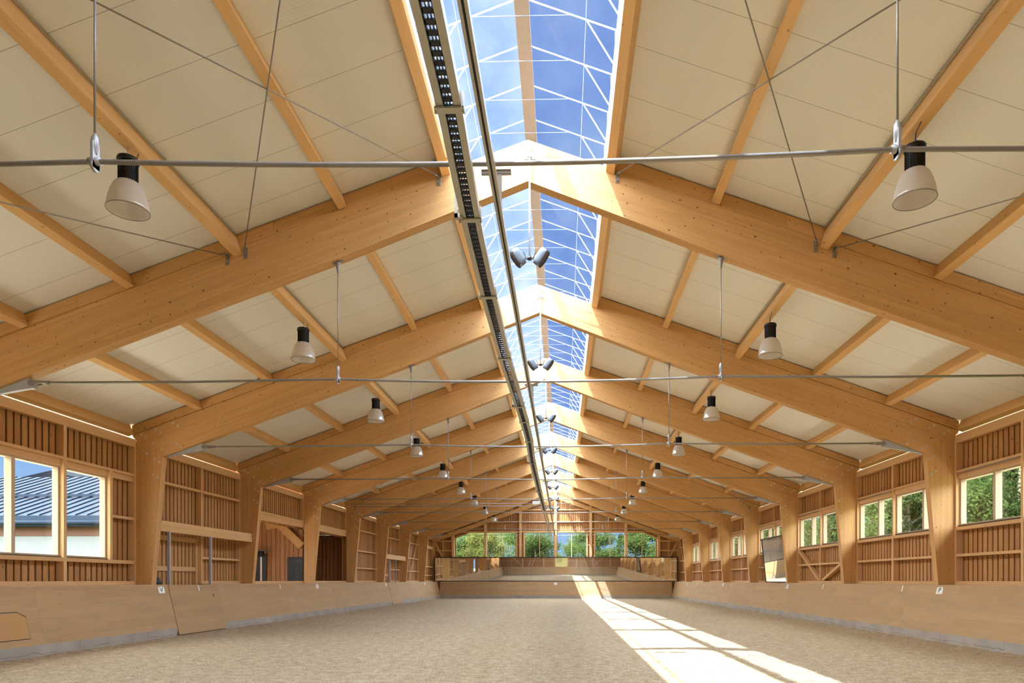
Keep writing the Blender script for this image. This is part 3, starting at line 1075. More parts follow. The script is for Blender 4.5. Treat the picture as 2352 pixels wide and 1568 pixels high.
def sash_window(s, y0, y1, z0, z1, label, mull):
    """timber window between two studs; mull: y positions of upright posts."""
    w = next_window(label)
    m = MB()
    xa, xb = s * 11.02, s * 11.16
    m.box(xa, xb, y0, y1, z0, z0 + 0.05, (0, 1, 0)); m.box(xa, xb, y0, y1, z1 - 0.05, z1, (0, 1, 0))
    m.box(xa, xb, y0, y0 + 0.05, z0 + 0.05, z1 - 0.05, (0, 0, 1)); m.box(xa, xb, y1 - 0.05, y1, z0 + 0.05, z1 - 0.05, (0, 0, 1))
    m.build('window_frame', M['frame'], w)
    for q in mull:
        m = MB(); m.box(s * 10.99, s * 11.15, q - 0.05, q + 0.05, z0 + 0.04, z1 - 0.04, (0, 0, 1), 0.4)
        m.build('mullion', M['frame'], w)
    m = MB(); m.box(s * 11.125, s * 11.131, y0 + 0.03, y1 - 0.03, z0 + 0.03, z1 - 0.03)
    m.build('pane', M['glass'], w)
    m = MB(); m.box(s * 10.985, s * 11.02, y0, y1, z0 - 0.03, z0 + 0.012, (0, 1, 0)); 
    m.build('track', M['darkframe'], w)
    return w

def wall_side(s):
    side = 'left' if s < 0 else 'right'
    root = thing('wall_' + side, 'timber clad %s long wall between the frames' % side, 'wall', kind='structure')
    cl = MB()
    for b, (yk0, yk1) in enumerate(BAYS):
        y0, y1 = yk0 + 0.12, yk1 - 0.10
        if b == 0: y0 = YB
        if b == 9: y1 = YE
        mid = (yk0 + yk1) / 2 + 0.27
        kind = 'plain'
        if s < 0:
            kind = {0: 'plain', 1: 'bigwin', 2: 'bigwin', 3: 'gate', 4: 'recess', 5: 'bigdoor', 6: 'bracerails', 7: 'gate', 8: 'bracebay', 9: 'enddoor'}[b]
        else:
            kind = {0: 'plain', 1: 'win', 2: 'win', 3: 'win', 4: 'winbrace', 5: 'win', 6: 'win', 7: 'win', 8: 'win', 9: 'bracebay'}[b]
        # plates
        framing(root, 'top_plate', s, y0, y1, 5.17, 5.385, 0.12)
        ops = []
        if kind in ('recess', 'bigdoor'):
            pass
        else:
            framing(root, 'bottom_plate', s, mid - 0.05 if kind == 'gate' else y0, y1, LED + 0.01, LED + 0.11)
        low = 3.92 if kind in ('recess', 'bigdoor') else LED
        framing(root, 'stud', s, y0 + 0.0, y0 + 0.07, low, 5.17)
        framing(root, 'stud', s, y1 - 0.07, y1, low, 5.17)
        if kind == 'bigwin':
            ops = [(y0 + 0.07, y1 - 1.06, 2.12, 4.23)]
            framing(root, 'stud', s, mid - 0.05, mid + 0.05, LED + .1, 5.17)
            framing(root, 'rail', s, y0 + .07, y1 - .07, 4.385, 4.45)
            framing(root, 'rail', s, y0 + .07, y1 - .07, 4.23, 4.385, xo=0.05)
            framing(root, 'sill_rail', s, y0 + .07, y1 - .07, 2.02, 2.11)
            framing(root, 'rail', s, y1 - 0.95, y1 - .07, 3.20, 3.27)
            framing(root, 'stud', s, y1 - 1.06, y1 - 0.95, 2.11, 4.385)
            nm = 'large sliding timber window on the left looking to a grey metal roof' if b == 2 else 'large timber window in the left wall, just out of view'
            sash_window(s, y0 + .07, mid - 0.05, 2.12, 4.23, nm + ', first half', [y0 + 1.2, mid - 1.42])
            sash_window(s, mid + 0.05, y1 - 1.06, 2.12, 4.23, nm + ', half beside the boards', [])
        elif kind in ('win', 'winbrace'):
            ops = [(y0 + .07, y1 - .07, WZ0, WZ1)]
            framing(root, 'stud', s, mid - 0.045, mid + 0.045, LED + .1, 5.17)
            framing(root, 'rail', s, y0 + .07, y1 - .07, 4.385, 4.45)
            framing(root, 'rail', s, y0 + .07, y1 - .07, 4.23, 4.385, xo=0.04)
            framing(root, 'sill_rail', s, y0 + .07, y1 - .07, 2.885, 2.975)
            framing(root, 'rail', s, y0 + .07, y1 - .07, 2.20, 2.27)
            m = MB(); m.tube([(s * 10.925, mid + 0.1, 4.37), (s * 10.925, y1 - 0.12, 4.37)], 0.014, 6)
            m.build('slide_bar', M['steel'], root)
            wd = {1: 'in the nearest bay of the right wall', 2: 'nearest in sight on the right wall, before the second column',
                  3: 'between the second and third right columns', 4: 'above two diagonal braces on the right wall',
                  5: 'behind the tall leaning mirror', 6: 'next beyond the tall leaning mirror',
                  7: 'second beyond the tall leaning mirror', 8: 'farthest along the right wall'}[b]
            sash_window(s, y0 + .07, mid - 0.045, WZ0, WZ1, 'timber window %s, nearer half' % wd, [(y0 + mid) / 2 - 0.1])
            sash_window(s, mid + 0.045, y1 - .07, WZ0, WZ1, 'timber window %s, farther half' % wd, [(y1 + mid) / 2 - 0.22])
            if kind == 'winbrace':
                for a, c in (((y1 - 0.15, 2.86), (mid + 0.15, 1.58)), ((y0 + 0.35, 2.45), (mid - 0.2, 1.58))):
                    m = MB()
                    m.bar((s * 10.99, a[0], a[1]), (s * 10.99, c[0], c[1]), 0.10, 0.15, up=(s, 0, 0))
                    m.build('brace', M['stud'], root)
        elif kind == 'plain':
            framing(root, 'stud', s, mid - 0.045, mid + 0.045, LED + .1, 5.17)
            for z in (2.25, 3.25, 4.42):
                framing(root, 'rail', s, y0 + .07, y1 - .07, z - 0.035, z + 0.035)
        elif kind == 'gate':
            ops = [(y0 - 0.1, mid - 0.05, 0, 2.95)]
            framing(root, 'stud', s, mid - 0.045, mid + 0.045, LED + .1, 5.17)
            framing(root, 'rail', s, y0 + .07, y1 - .07, 4.385, 4.455)
            framing(root, 'rail', s, mid, y1 - .07, 2.265, 2.335)
            m = MB()
            m.box(s * 10.50, s * 10.62, yk0 + 0.13, yk1 - 0.105, 2.95, 3.11, (0, 1, 0), 0.2)
            m.box(s * 10.52, s * 10.62, yk0 + 0.13, yk1 - 0.105, 3.115, 3.25, (0, 1, 0), 0.7)
            h = m.build('gate_header', M['stud'])
            tag(h, 'double timber header beam above the %s gate in the left wall' % ('nearer' if b == 3 else 'farther'), 'beam', 'gate headers')
        elif kind in ('recess', 'bigdoor'):
            framing(root, 'header', s, y0, y1, 3.92, 4.16)
            framing(root, 'rail', s, y0 + .07, y1 - .07, 4.165, 4.235)
            ops = [(y0 - .3, y1 + .3, 0, 3.86)]
            framing(root, 'sill', s, y0, y1, LED + 0.0, LED + 0.10, 0.10)
        elif kind == 'bracerails':
            framing(root, 'stud', s, y0 + 1.55, y0 + 1.64, LED + .1, 5.17)
            for z in (2.27, 3.25, 4.42):
                framing(root, 'rail', s, y0 + .07, y1 - .07, z - 0.035, z + 0.035)
            m = MB(); m.bar((s * 11.0, y0 + 0.1, 2.95), (s * 11.0, y0 + 1.3, 1.56), 0.10, 0.10, up=(s, 0, 0))
            m.build('brace', M['stud'], root)
        elif kind == 'bracebay':
            framing(root, 'stud', s, mid - 0.6, mid - 0.51, LED + .1, 5.17)
            for z in (2.27, 3.25, 4.42):
                framing(root, 'rail', s, y0 + .07, y1 - .07, z - 0.035, z + 0.035)
            m = MB(); m.bar((s * 11.0, y1 - 0.15, 5.1), (s * 11.0, mid - 0.4, 1.6), 0.10, 0.10, up=(s, 0, 0))
            m.build('brace', M['stud'], root)
        elif kind == 'enddoor':
            framing(root, 'header', s, y0, y1, 4.3, 4.55)
            framing(root, 'rail', s, y0, y1, 2.7, 2.78)
            framing(root, 'rail', s, y0, y1, 1.95, 2.03)
            framing(root, 'stud', s, mid, mid + 0.09, LED + .1, 4.3)
            framing(root, 'stud', s, mid - 1.4, mid - 1.31, LED + .1, 4.3)
            m = MB(); m.bar((s * 11.0, y0 + 0.2, 1.6), (s * 11.0, mid, 4.3), 0.08, 0.10, up=(s, 0, 0))
            m.build('brace', M['stud'], root)
        boards_x(cl, s, y0 - 0.12, y1 + 0.1, 0.0, 5.445, ops)
    cl.build('cladding', M['board'], root)
    return root
WL = wall_side(-1)
WR = wall_side(1)

# ------------------------------------------------------------------ passage doors and recesses on the left
def passage_door(k, label, no):
    yk0 = BAYS[k][0]; mid = (BAYS[k][0] + BAYS[k][1]) / 2 + 0.27
    d = thing('door_%d' % no, label, 'door', kind='structure')
    m = MB(); boards_x(m, -1, yk0 + 0.14, mid - 0.06, 0.1, 2.98, (), xi=11.08)
    m.build('leaf', M['board'], d)
    for z in (2.83, 1.93):
        m = MB(); m.box(-11.08, -11.03, yk0 + 0.14, mid - 0.06, z - 0.07, z + 0.07, (0, 1, 0), 0.3)
        m.build('ledger', M['stud'], d)
    m = MB(); m.box(-11.08, -11.02, mid - 0.17, mid - 0.062, 0.1, 2.9, (0, 0, 1), 0.4)
    m.build('stile', M['stud'], d)
passage_door(3, 'boarded passage door behind the nearer left gate', 1)
passage_door(7, 'boarded passage door behind the farther left gate', 2)

# viewing recess (fourth bay): the boarded return wall faces the entrance
ry0, ry1 = FY[3] + 0.1, FY[4] + 0.12
XR = 13.6
YW = 30.62
rec = thing('wall_recess', 'boarded walls of the viewing recess on the left, behind the chalkboard', 'wall', kind='structure')
m = MB(); boards_x(m, -1, ry0 - 1.0, YW - 0.02, 0.0, 4.5, (), xi=XR)
m.build('back_boards', M['board'], rec)
m = MB(); boards_y(m, YW, 1, -XR, -11.12, 0.0, lambda x: 4.5)
m.build('return_boards', M['board'], rec)
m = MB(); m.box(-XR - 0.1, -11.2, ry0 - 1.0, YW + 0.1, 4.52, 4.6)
m.build('soffit', M['board_shaded'], rec)
m = MB(); m.box(-XR, -11.0, ry0 - 0.9, YW, -0.1, 0.9)
m.build('gallery_floor', M['ledge'], rec)
br = MB(); br.bar((-11.05, 30.32, 3.10), (-12.25, 30.32, 4.25), 0.18, 0.34, up=(0.69, 0, 0.72))
tag(br.build('knee_brace', M['glulam']), 'thick slanting glulam brace under the roof of the left viewing recess', 'brace')
br = MB(); br.bar((-11.1, 30.40, 4.28), (-12.7, 30.40, 4.02), 0.14, 0.36)
tag(br.build('recess_beam', M['glulam']), 'short dark beam behind the slanting brace in the left recess', 'beam')
d = thing('door_3', 'dark grey door partly hidden behind the patio heater', 'door', kind='structure')
m = MB(); m.box(-XR + 0.05, -12.78, YW - 0.05, YW - 0.005, 0.9, 2.78)
m.build('leaf', M['grey_door'], d)
cb = thing('chalkboard', 'black chalkboard with rows of chalk writing standing in the left recess', 'chalkboard')
m = MB(); m.box(-11.80, -11.10, YW - 0.09, YW - 0.05, 0.90, 2.63)
m.build('board', M['slate'], cb, 0.004)
def scribble(m, y, x0, x1, z, h, seed):
    r = random.Random(seed)
    x = x0
    while x < x1:
        pts = []
        w = r.uniform(0.04, 0.09)
        k = r.randint(4, 7)
        for i in range(k):
            pts.append((x + w * i / (k - 1), y, z + r.uniform(-h, h)))
        m.tube(pts, 0.004, 4)
        x += w + r.uniform(0.015, 0.03)
m = MB()
for i, (l, z) in enumerate(((0.24, 2.50), (0.22, 2.43), (0.2, 2.30), (0.15, 2.09), (0.06, 1.97), (0.18, 1.86), (0.13, 1.74), (0.13, 1.58), (0.1, 1.42))):
    scribble(m, YW - 0.093, -11.43, -11.43 + l, z, 0.018, i)
m.build('chalk_writing', M['chalk'], cb)
ph = thing('patio_heater', 'mushroom shaped patio heater with grey hood standing behind the third left column', 'heater', loc=(-12.72, 29.9, 0.9))
m = MB(); m.lathe([(0.0, 2.04), (0.16, 2.03), (0.42, 1.975), (0.43, 1.96), (0.30, 1.97), (0.0, 1.99)], (0, 0, 0), 28); m.build('hood', M['steel'], ph)
m = MB(); m.lathe([(0.10, 1.99), (0.13, 1.92), (0.13, 1.80), (0.10, 1.72)], (0, 0, 0), 18); m.build('burner', M['black'], ph)
m = MB(); m.tube([(0, 0, 0.45), (0, 0, 1.74)], 0.035, 12); m.build('pole', M['sign_white'], ph)
m = MB(); m.lathe([(0.23, 0.0), (0.23, 0.05), (0.2, 0.08), (0.2, 0.45), (0.03, 0.48)], (0, 0, 0), 20, close=True); m.build('base', M['steel'], ph)

# boarded door, recess shade in its colour, closing the fifth bay's recess, facing the entrance
YD = 36.58
d = thing('door_4', 'shade-darkened boarded door at the side of the second left recess, with a small lever handle', 'door', kind='structure')
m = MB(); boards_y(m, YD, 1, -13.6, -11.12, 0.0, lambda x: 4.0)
m.build('leaf', M['board_shaded'], d)
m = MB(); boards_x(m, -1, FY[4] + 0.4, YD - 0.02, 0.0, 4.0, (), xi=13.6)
m.build('side_boards', M['board_shaded'], d)
m = MB(); m.box(-13.7, -11.2, FY[4] + 0.4, YD + 0.1, 4.02, 4.1); m.build('soffit', M['board_shaded'], d)
m = MB(); m.tube([(-12.62, YD, 2.72), (-12.62, YD - 0.07, 2.72), (-12.40, YD - 0.07, 2.72)], 0.016, 8)
m.build('handle', M['steel_bright'], d)

# ------------------------------------------------------------------ kickboards
KB, KT = 10.17, 10.45        # bottom / top of the sloping board
KZ0, KZ1 = 0.25, LED - 0.01
def kick_x(z):
    return KB + (KT - KB) * (z - KZ0) / (KZ1 - KZ0)
def kick_prism(m, s, y0, y1, z0, z1, off=0.0, th=0.05, tone=0.0):
    a, b = kick_x(z0) - off, kick_x(z1) - off
    poly = [(s * a, z0), (s * b, z1), (s * (b + th), z1), (s * (a + th), z0)]
    if s > 0: poly = poly[::-1]
    m.prism(poly, y0, y1, g=(0, 1, 0), tone=tone)
def kick_run(s, segs, gates):
    side = 'left' if s < 0 else 'right'
    for (y0, y1, label) in segs:
        root = thing('kickboard', label, 'kickboard', 'sloping kickboards')
        n = max(1, round((y1 - y0) / 5.0))
        for i in range(n):
            m = MB(); kick_prism(m, s, y0 + (y1 - y0) * i / n + 0.0015, y0 + (y1 - y0) * (i + 1) / n - 0.0015, KZ0, KZ1, tone=random.random())
            m.build('panel', M['kick'], root)
        m = MB(); m.box(s * (KT - 0.005), s * 10.92, y0, y1, KZ1, LED + 0.012, (0, 1, 0)); m.build('capping', M['ledge'], root)
    for (y0, y1, label) in gates:
        root = thing('arena_gate', label, 'gate', 'arena gates')
        m = MB(); kick_prism(m, s, y0 + 0.012, y1 - 0.006, 0.06, KZ1 + 0.012, off=0.012, th=0.06)
        m.build('panel', M['kick'], root)
        m = MB(); kick_prism(m, s, y1 - 0.42, y1 - 0.37, 1.07, 1.17, off=0.014, th=0.01)
        m.build('slot_handle', M['black'], root)
        m = MB(); kick_prism(m, s, y0 - 0.012, y0 + 0.012, 0.06, KZ1, off=-0.02, th=0.03)
        m.build('hinge_gap', M['black'], root)
G1 = (18.88, 21.62); G2 = (43.0, 45.4)
kick_run(-1, [(-0.6, G1[0], 'near stretch of pale sloping kickboard on the left with a hatch'),
              (G1[1], G2[0], 'long middle stretch of sloping kickboard between the two left gates'),
              (G2[1], 60.0, 'far stretch of left kickboard beyond the farther gate')],
         [(*G1, 'timber gate leaf in the left kickboard with a black slot, below two steel posts'),
          (*G2, 'farther gate leaf in the left kickboard, near the end wall')])
kick_run(1, [(-0.6, 60.0, 'pale scuffed kickboard along the whole right side')], [])
# end kickboards
def end_kick(y_in, sgn, label):
    root = thing('kickboard', label, 'kickboard', 'sloping kickboards')
    def yy(z): return y_in + sgn * (KT - KB) * (z - KZ0) / (KZ1 - KZ0)
    for i in range(4):
        x0 = -10.2 + 5.1 * i
        m = MB()
        poly = [(yy(KZ0), KZ0), (yy(KZ1), KZ1), (yy(KZ1) + sgn * 0.05, KZ1), (yy(KZ0) + sgn * .05, KZ0)]
        m.prism(poly, x0 + 0.0015, x0 + 5.1 - 0.0015, axis='x', g=(1, 0, 0), tone=random.random())
        m.build('panel', M['kick'], root)
    m = MB(); m.box(-10.4, 10.4, yy(KZ1), YE - 0.07 if sgn > 0 else YB + 0.03, KZ1, LED + 0.012, (1, 0, 0)); m.build('capping', M['ledge'], root)
end_kick(59.85, 1, 'kickboard across the far end under the long wall mirror')
end_kick(-0.42, -1, 'kickboard across the entrance end, seen only in the mirror')
# concrete plinths
for s in (-1, 1):
    m = MB()
    if s < 0:
        for a, b in ((-0.6, G1[0]), (G1[1], G2[0]), (G2[1], 60.0)):
            m.box(-10.35, -10.165, a, b, -0.2, KZ0)
        m.box(-10.35, -10.20, G1[0], G1[1], -0.2, 0.05); m.box(-10.35, -10.20, G2[0], G2[1], -0.2, 0.05)
    else:
        m.box(10.165, 10.35, -0.6, 60.0, -0.2, KZ0)
    tag(m.build('trim_%s' % ('left' if s < 0 else 'right'), M['concrete']),
        'stained concrete plinth under the %s kickboard' % ('left' if s < 0 else 'right'), 'plinth', kind='structure')
for y, nm in ((59.845, 'trim_end'), (-0.42 - 0.2, 'trim_entrance')):
    m = MB(); m.box(-10.3, 10.3, y, y + 0.2, -0.2, KZ0)
    tag(m.build(nm, M['concrete']), 'concrete plinth under the %s kickboard' % ('far end' if y > 0 else 'entrance end'), 'plinth', kind='structure')
# hatch in the near left kickboard
hz = thing('access_hatch', 'orange plywood hatch cover low in the near left kickboard', 'hatch')
m = MB()
def kp(y, z, off): return (-(kick_x(z) - off), y, z)
hp = [(10.9, 0.40), (13.62, 0.40), (13.62, 0.83), (13.42, 0.93), (10.9, 0.93)]
for off, grow, mt, nm in ((0.004, 0.016, 'black', 'gap'), (0.012, 0.0, 'ply', 'cover')):
    m = MB()
    cy, cz = 12.3, 0.66
    pts = [(y + (grow if y > cy else -grow), z + (grow if z > cz else -grow)) for y, z in hp]
    a = m.verts([kp(y, z, off) for y, z in pts]); b = m.verts([kp(y, z, -0.005) for y, z in pts])
    k = len(pts)
    m.face([a + i for i in range(k)], (0, 1, 0)); m.face([b + i for i in reversed(range(k))], (0, 1, 0))
    for i in range(k): m.face((a + (i + 1) % k, a + i, b + i, b + (i + 1) % k), (0, 1, 0))
    m.build(nm, M[mt], hz)
m = MB(); 
for z in (0.74, 0.755): m.tube([kp(12.2, z, 0.014), kp(12.78, z, 0.014)], 0.004, 4)
m.build('sticker_line', M['chalk'], hz)

# steel gate posts
for i, (y, lab) in enumerate(((19.05, 'nearer left gate, close to the second column'), (21.31, 'nearer left gate, the farther of the two'),
                             (43.6, 'farther left gate, its nearer post'), (45.3, 'farther left gate, its farther post'))):
    m = MB()
    m.box(-10.545, -10.475, y - 0.035, y + 0.035, LED - 0.05, 2.95)
    tag(m.build('gate_post', M['steel_paint'], None, 0.004), 'square grey steel post of the ' + lab, 'post', 'grey gate posts')

# riding helmet at the foot of the second column
hm = thing('riding_helmet', 'small black helmet lying on the ledge beside the second left column', 'helmet', loc=(-10.62, 18.62, LED + 0.012))
m = MB(); m.lathe([(0.125, 0.0), (0.128, 0.05), (0.118, 0.11), (0.09, 0.165), (0.05, 0.195), (0.0, 0.205)], (0, 0, 0), 20); m.build('shell', M['insect'], hm)
m = MB(); m.prism([(0.14 * math.cos(a), 0.14 * math.sin(a)) for a in [PI * (-0.1 + 1.2 * i / 12) for i in range(13)]] , 0.0, 0.018, axis='z')
bo = m.build('brim', M['insect'], hm); bo.location = (0, 0.05, 0)

# ------------------------------------------------------------------ letters on the kickboards
def glyph_mesh(ch, size, name, mat, parent):
    cu = bpy.data.curves.new(name, 'FONT')
    cu.body = ch; cu.size = size; cu.align_x = 'CENTER'; cu.align_y = 'CENTER'; cu.extrude = 0.002
    tmp = bpy.data.objects.new('tmp_text', cu)
    COL.objects.link(tmp)
    dg = bpy.context.evaluated_depsgraph_get()
    me = bpy.data.meshes.new_from_object(tmp.evaluated_get(dg))
    bpy.data.objects.remove(tmp)
    o = bpy.data.objects.new(name, me)
    me.materials.clear(); me.materials.append(mat)
    COL.objects.link(o); o.parent = parent
    return o
tilt = math.atan2(KT - KB, KZ1 - KZ0)
def letter_sign(ch, s, pos, label, end=False, w=0.29, h=0.185):
    root = thing('letter_sign', label, 'sign', 'white letter plates on the kickboard')
    m = MB()
    hw, hh = w / 2, h / 2
    poly = [(-hw, -hh), (hw, -hh), (hw, hh * 0.45), (hw * 0.72, hh), (-hw * 0.72, hh), (-hw, hh * 0.45)]
    a = m.verts([(x, y, 0.006) for x, y in poly]); b = m.verts([(x, y, 0) for x, y in poly])
    m.face([a + i for i in range(6)], (1, 0, 0)); m.face([b + i for i in reversed(range(6))], (1, 0, 0))
    for i in range(6): m.face((a + i, b + i, b + (i + 1) % 6, a + (i + 1) % 6), (1, 0, 0))
    m.build('plate', M['sign_white'], root)
    g = glyph_mesh(ch, 0.19, 'lettering', M['sign_black'], root)
    g.location = (0, 0, 0.007)
    g.scale = (1.25, 1.0, 1.0)
    if end:
        R = Matrix(((1, 0, 0), (0, math.sin(tilt), -math.cos(tilt)), (0, math.cos(tilt), math.sin(tilt)))).to_4x4()
    elif s < 0:
        R = Matrix(((0, -math.sin(tilt), math.cos(tilt)), (1, 0, 0), (0, math.cos(tilt), math.sin(tilt)))).to_4x4()
    else:
        R = Matrix(((0, math.sin(tilt), -math.cos(tilt)), (-1, 0, 0), (0, math.cos(tilt), math.sin(tilt)))).to_4x4()
    root.matrix_world = Matrix.Translation(pos) @ R
zl = 1.315
for ch, s, y in (('V', -1, 18.52), ('E', -1, 30.45), ('S', -1, 42.45), ('H', -1, 54.5),
                 ('P', 1, 17.98), ('B', 1, 30.0), ('R', 1, 41.95), ('M', 1, 53.9)):
    letter_sign(ch, s, (s * (kick_x(zl) - 0.003), y, zl),
                'white plate with black letter %s on the %s kickboard' % (ch, 'left' if s < 0 else 'right'))
letter_sign('C', 0, (0.0, 59.85 + (zl - KZ0) / (KZ1 - KZ0) * 0.28 - 0.004, 1.28), 'white plate with black letter C on the far end kickboard', end=True, w=0.26, h=0.20)
for s, y, lab in ((-1, 20.45, 'on the nearer left gate leaf'), (-1, 26.45, 'on the left kickboard below the chalkboard recess'),
                  (-1, 50.4, 'on the left kickboard near the end wall'),
                  (1, 19.95, 'on the right kickboard beyond the letter P'), (1, 25.95, 'on the right kickboard before the letter B'),
                  (1, 39.9, 'on the right kickboard before the letter R'), (1, 49.8, 'on the right kickboard beyond the letter R')):
    m = MB(); kick_prism(m, s, y - 0.025, y + 0.025, 1.26, 1.43, off=0.0155 if (s < 0 and y < 21) else 0.004, th=0.003)
    tag(m.build('marker_strip', M['sign_white']), 'thin white marker strip ' + lab, 'marker', 'white marker strips')

# ------------------------------------------------------------------ end walls
def zroof(x): return zt(x) - 0.01
far = thing('wall_end', 'far gable wall of vertical boards around a band of windows', 'wall', kind='structure')
POSTS = [0, 3.12, 6.25, 9.14]
WX = [(-8.96, -6.36), (-6.12, -3.52), (-2.74, -0.11), (0.11, 2.74), (3.52, 6.12), (6.36, 8.96)]
ZS, ZH = 3.50, 5.80
def wtop(i):
    if i == 0: return lambda x: min(ZH, 5.33 + (x + 8.96) * 0.40)
    if i == 5: return lambda x: min(ZH, 5.33 + (8.96 - x) * 0.40)
    return lambda x: ZH
m = MB()
boards_y(m, YE + 0.17, 1, -11.2, 11.2, 0.0, zroof, [(a, b, ZS, wtop(i)) for i, (a, b) in enumerate(WX)], pitch=0.2)
m.build('cladding', M['board'], far)
for px in POSTS:
    for s in ((1,) if px == 0 else (-1, 1)):
        m = MB(); m.box(s * px - 0.115, s * px + 0.115, YE - 0.06, YE + 0.165, 0.9, zroof(px + 0.115), (0, 0, 1), random.random())
        m.build('post', M['stud'], far)
for z in (5.88, 6.78, 7.84, 3.42):
    xm = (ZRF - z - 0.1) / SL
    xm = min(xm, 10.9)
    m = MB(); m.box(-xm, xm, YE + 0.03, YE + 0.165, z - 0.05, z + 0.05, (1, 0, 0), random.random())
    m.build('rail', M['stud'], far)
for s in (-1, 1):
    for z in (5.06, 4.22, 2.6):
        m = MB(); m.box(s * 9.26, s * 10.92, YE + 0.02, YE + 0.165, z - 0.06, z + 0.06, (1, 0, 0)); m.build('rail', M['stud'], far)
    m = MB(); m.box(s * 9.98, s * 10.10, YE + 0.04, YE + 0.165, LED, 6.0, (0, 0, 1)); m.build('stud', M['stud'], far)
    m = MB(); m.box(s * 10.75, s * 10.92, YE - 0.02, YE + 0.165, LED, 5.6, (0, 0, 1)); m.build('corner_post', M['glulam'], far)
    m = MB(); m.bar((s * 10.75, YE + 0.02, 4.95), (s * 9.7, YE + 0.02, 2.9), 0.16, 0.06, up=(0, 1, 0)); m.build('brace', M['stud'], far)
    m = MB(); m.bar((s * 0.02, YE - 0.12, 8.98), (s * 10.95, YE - 0.12, 8.98 - SL * 10.93), 0.14, 0.34, up=(0, 0, 1)); m.build('verge_rafter', M['glulam'], far)
    for xa in (2.74, 3.40):
        m = MB(); m.box(s * xa, s * (xa + 0.12), YE + 0.02, YE + 0.165, ZS, ZH, (0, 0, 1)); m.build('stud', M['stud'], far)
    m = MB(); m.box(s * 2.8, s * 3.45, YE + 0.03, YE + 0.165, 4.68, 4.74, (1, 0, 0)); m.build('rail', M['stud'], far)
    m = MB(); m.bar((s * 8.99, YE + 0.08, 5.31), (s * 7.6, YE + 0.08, 5.87), 0.14, 0.10, up=(0, 0, 1)); m.build('brace', M['stud'], far)
wn = ['leftmost, with a slanted corner', 'second from left', 'third from left, beside the centre post', 'fourth from left, beside the centre post', 'fifth from left', 'rightmost, with a slanted corner']
for i, (a, b) in enumerate(WX):
    w = next_window('end wall window %s, facing trees' % wn[i])
    wt = wtop(i)
    m = MB()
    xs = [a, (a + b) / 2, b]
    pts = [(a, ZS), (b, ZS), (b, wt(b - 1e-6))]
    if i == 5: pts += [(7.785, ZH)]
    if i == 0: pts += [(-7.785, ZH)]
    if wt(a + 1e-6) < ZH or True: pts += [(a, wt(a + 1e-6))]
    m.prism(pts, YE + 0.12, YE + 0.126)
    m.build('pane', M['glass'], w)
    m = MB(); c = (a + b) / 2; m.box(c - 0.025, c + 0.025, YE + 0.08, YE + 0.12, ZS, min(wt(c - .025), wt(c + .025)), (0, 0, 1)); m.build('mullion', M['stud'], w)

ent = thing('wall_entrance', 'entrance gable wall behind the viewer with an open doorway', 'wall', kind='structure')
m = MB()
boards_y(m, YB - 0.17, -1, -11.2, 11.2, 0.0, zroof, [(-1.0, 1.45, 1.45, 4.0)], pitch=0.2)
m.build('cladding', M['board'], ent)
for px in (-9.14, -6.25, -3.12, -1.1, 1.55, 3.12, 6.25, 9.14):
    m = MB(); m.box(px - 0.1, px + 0.1, YB - 0.165, YB + 0.02, 0.9, zroof(abs(px) + 0.1), (0, 0, 1), random.random()); m.build('post', M['stud'], ent)
for z in (4.1, 5.88, 7.2):
    xm = min((ZRF - z - 0.1) / SL, 10.9)
    m = MB(); m.box(-xm, xm, YB - 0.165, YB - 0.02, z - 0.05, z + 0.05, (1, 0, 0)); m.build('rail', M['stud'], ent)
for a, b in ((-10.9, -1.2), (1.65, 10.9)):
    for z in (2.5, 3.3):
        m = MB(); m.box(a, b, YB - 0.165, YB - 0.05, z - 0.04, z + 0.04, (1, 0, 0)); m.build('rail', M['stud'], ent)
for a, b in (((-8.9, 3.9), (-6.4, 1.6)), ((8.9, 3.9), (6.4, 1.6)), ((-4.3, 3.9), (-5.2, 1.6)), ((4.3, 3.9), (5.2, 1.6))):
    m = MB(); m.bar((a[0], YB - 0.06, a[1]), (b[0], YB - 0.06, b[1]), 0.14, 0.08, up=(0, 1, 0)); m.build('brace', M['stud'], ent)

# ------------------------------------------------------------------ mirrors
wm = thing('wall_mirror', 'very long dark framed mirror across the far end above the kickboard', 'mirror')
MX0, MX1, MZ0, MZ1 = -10.72, 10.70, 1.51, 3.60
ymb, ymt = 60.34, 60.30
LEAN = math.radians(1.15)
npan = 10
for i in range(npan):
    a = MX0 + (MX1 - MX0) * i / npan; b = MX0 + (MX1 - MX0) * (i + 1) / npan
    m = MB()
    dy = (MZ1 - MZ0) * math.tan(LEAN)
    r = random.uniform(-0.0035, 0.0035)
    pts = [(a + 0.004, 60.36 + r, MZ0 + 0.02), (b - 0.004, 60.36 - r, MZ0 + 0.02), (b - 0.004, 60.36 - r - dy, MZ1 - 0.03), (a + 0.004, 60.36 + r - dy, MZ1 - 0.03)]
    n = m.verts(pts); n2 = m.verts([(p[0], p[1] + 0.012, p[2]) for p in pts])
    m.face((n, n + 1, n + 2, n + 3), (1, 0, 0)); m.face((n2 + 3, n2 + 2, n2 + 1, n2), (1, 0, 0))
    for q in range(4): m.face((n + (q + 1) % 4, n + q, n2 + q, n2 + (q + 1) % 4), (1, 0, 0))
    m.build('mirror_panel', M['mirror'], wm)
m = MB()
dy = (MZ1 - MZ0) * math.tan(LEAN)
m.box(MX0 - 0.05, MX1 + 0.05, 60.30, 60.40, MZ0 - 0.04, MZ0 + 0.025)
m.box(MX0 - 0.05, MX1 + 0.05, 60.30 - dy, 60.40 - dy, MZ1 - 0.04, MZ1 + 0.04)
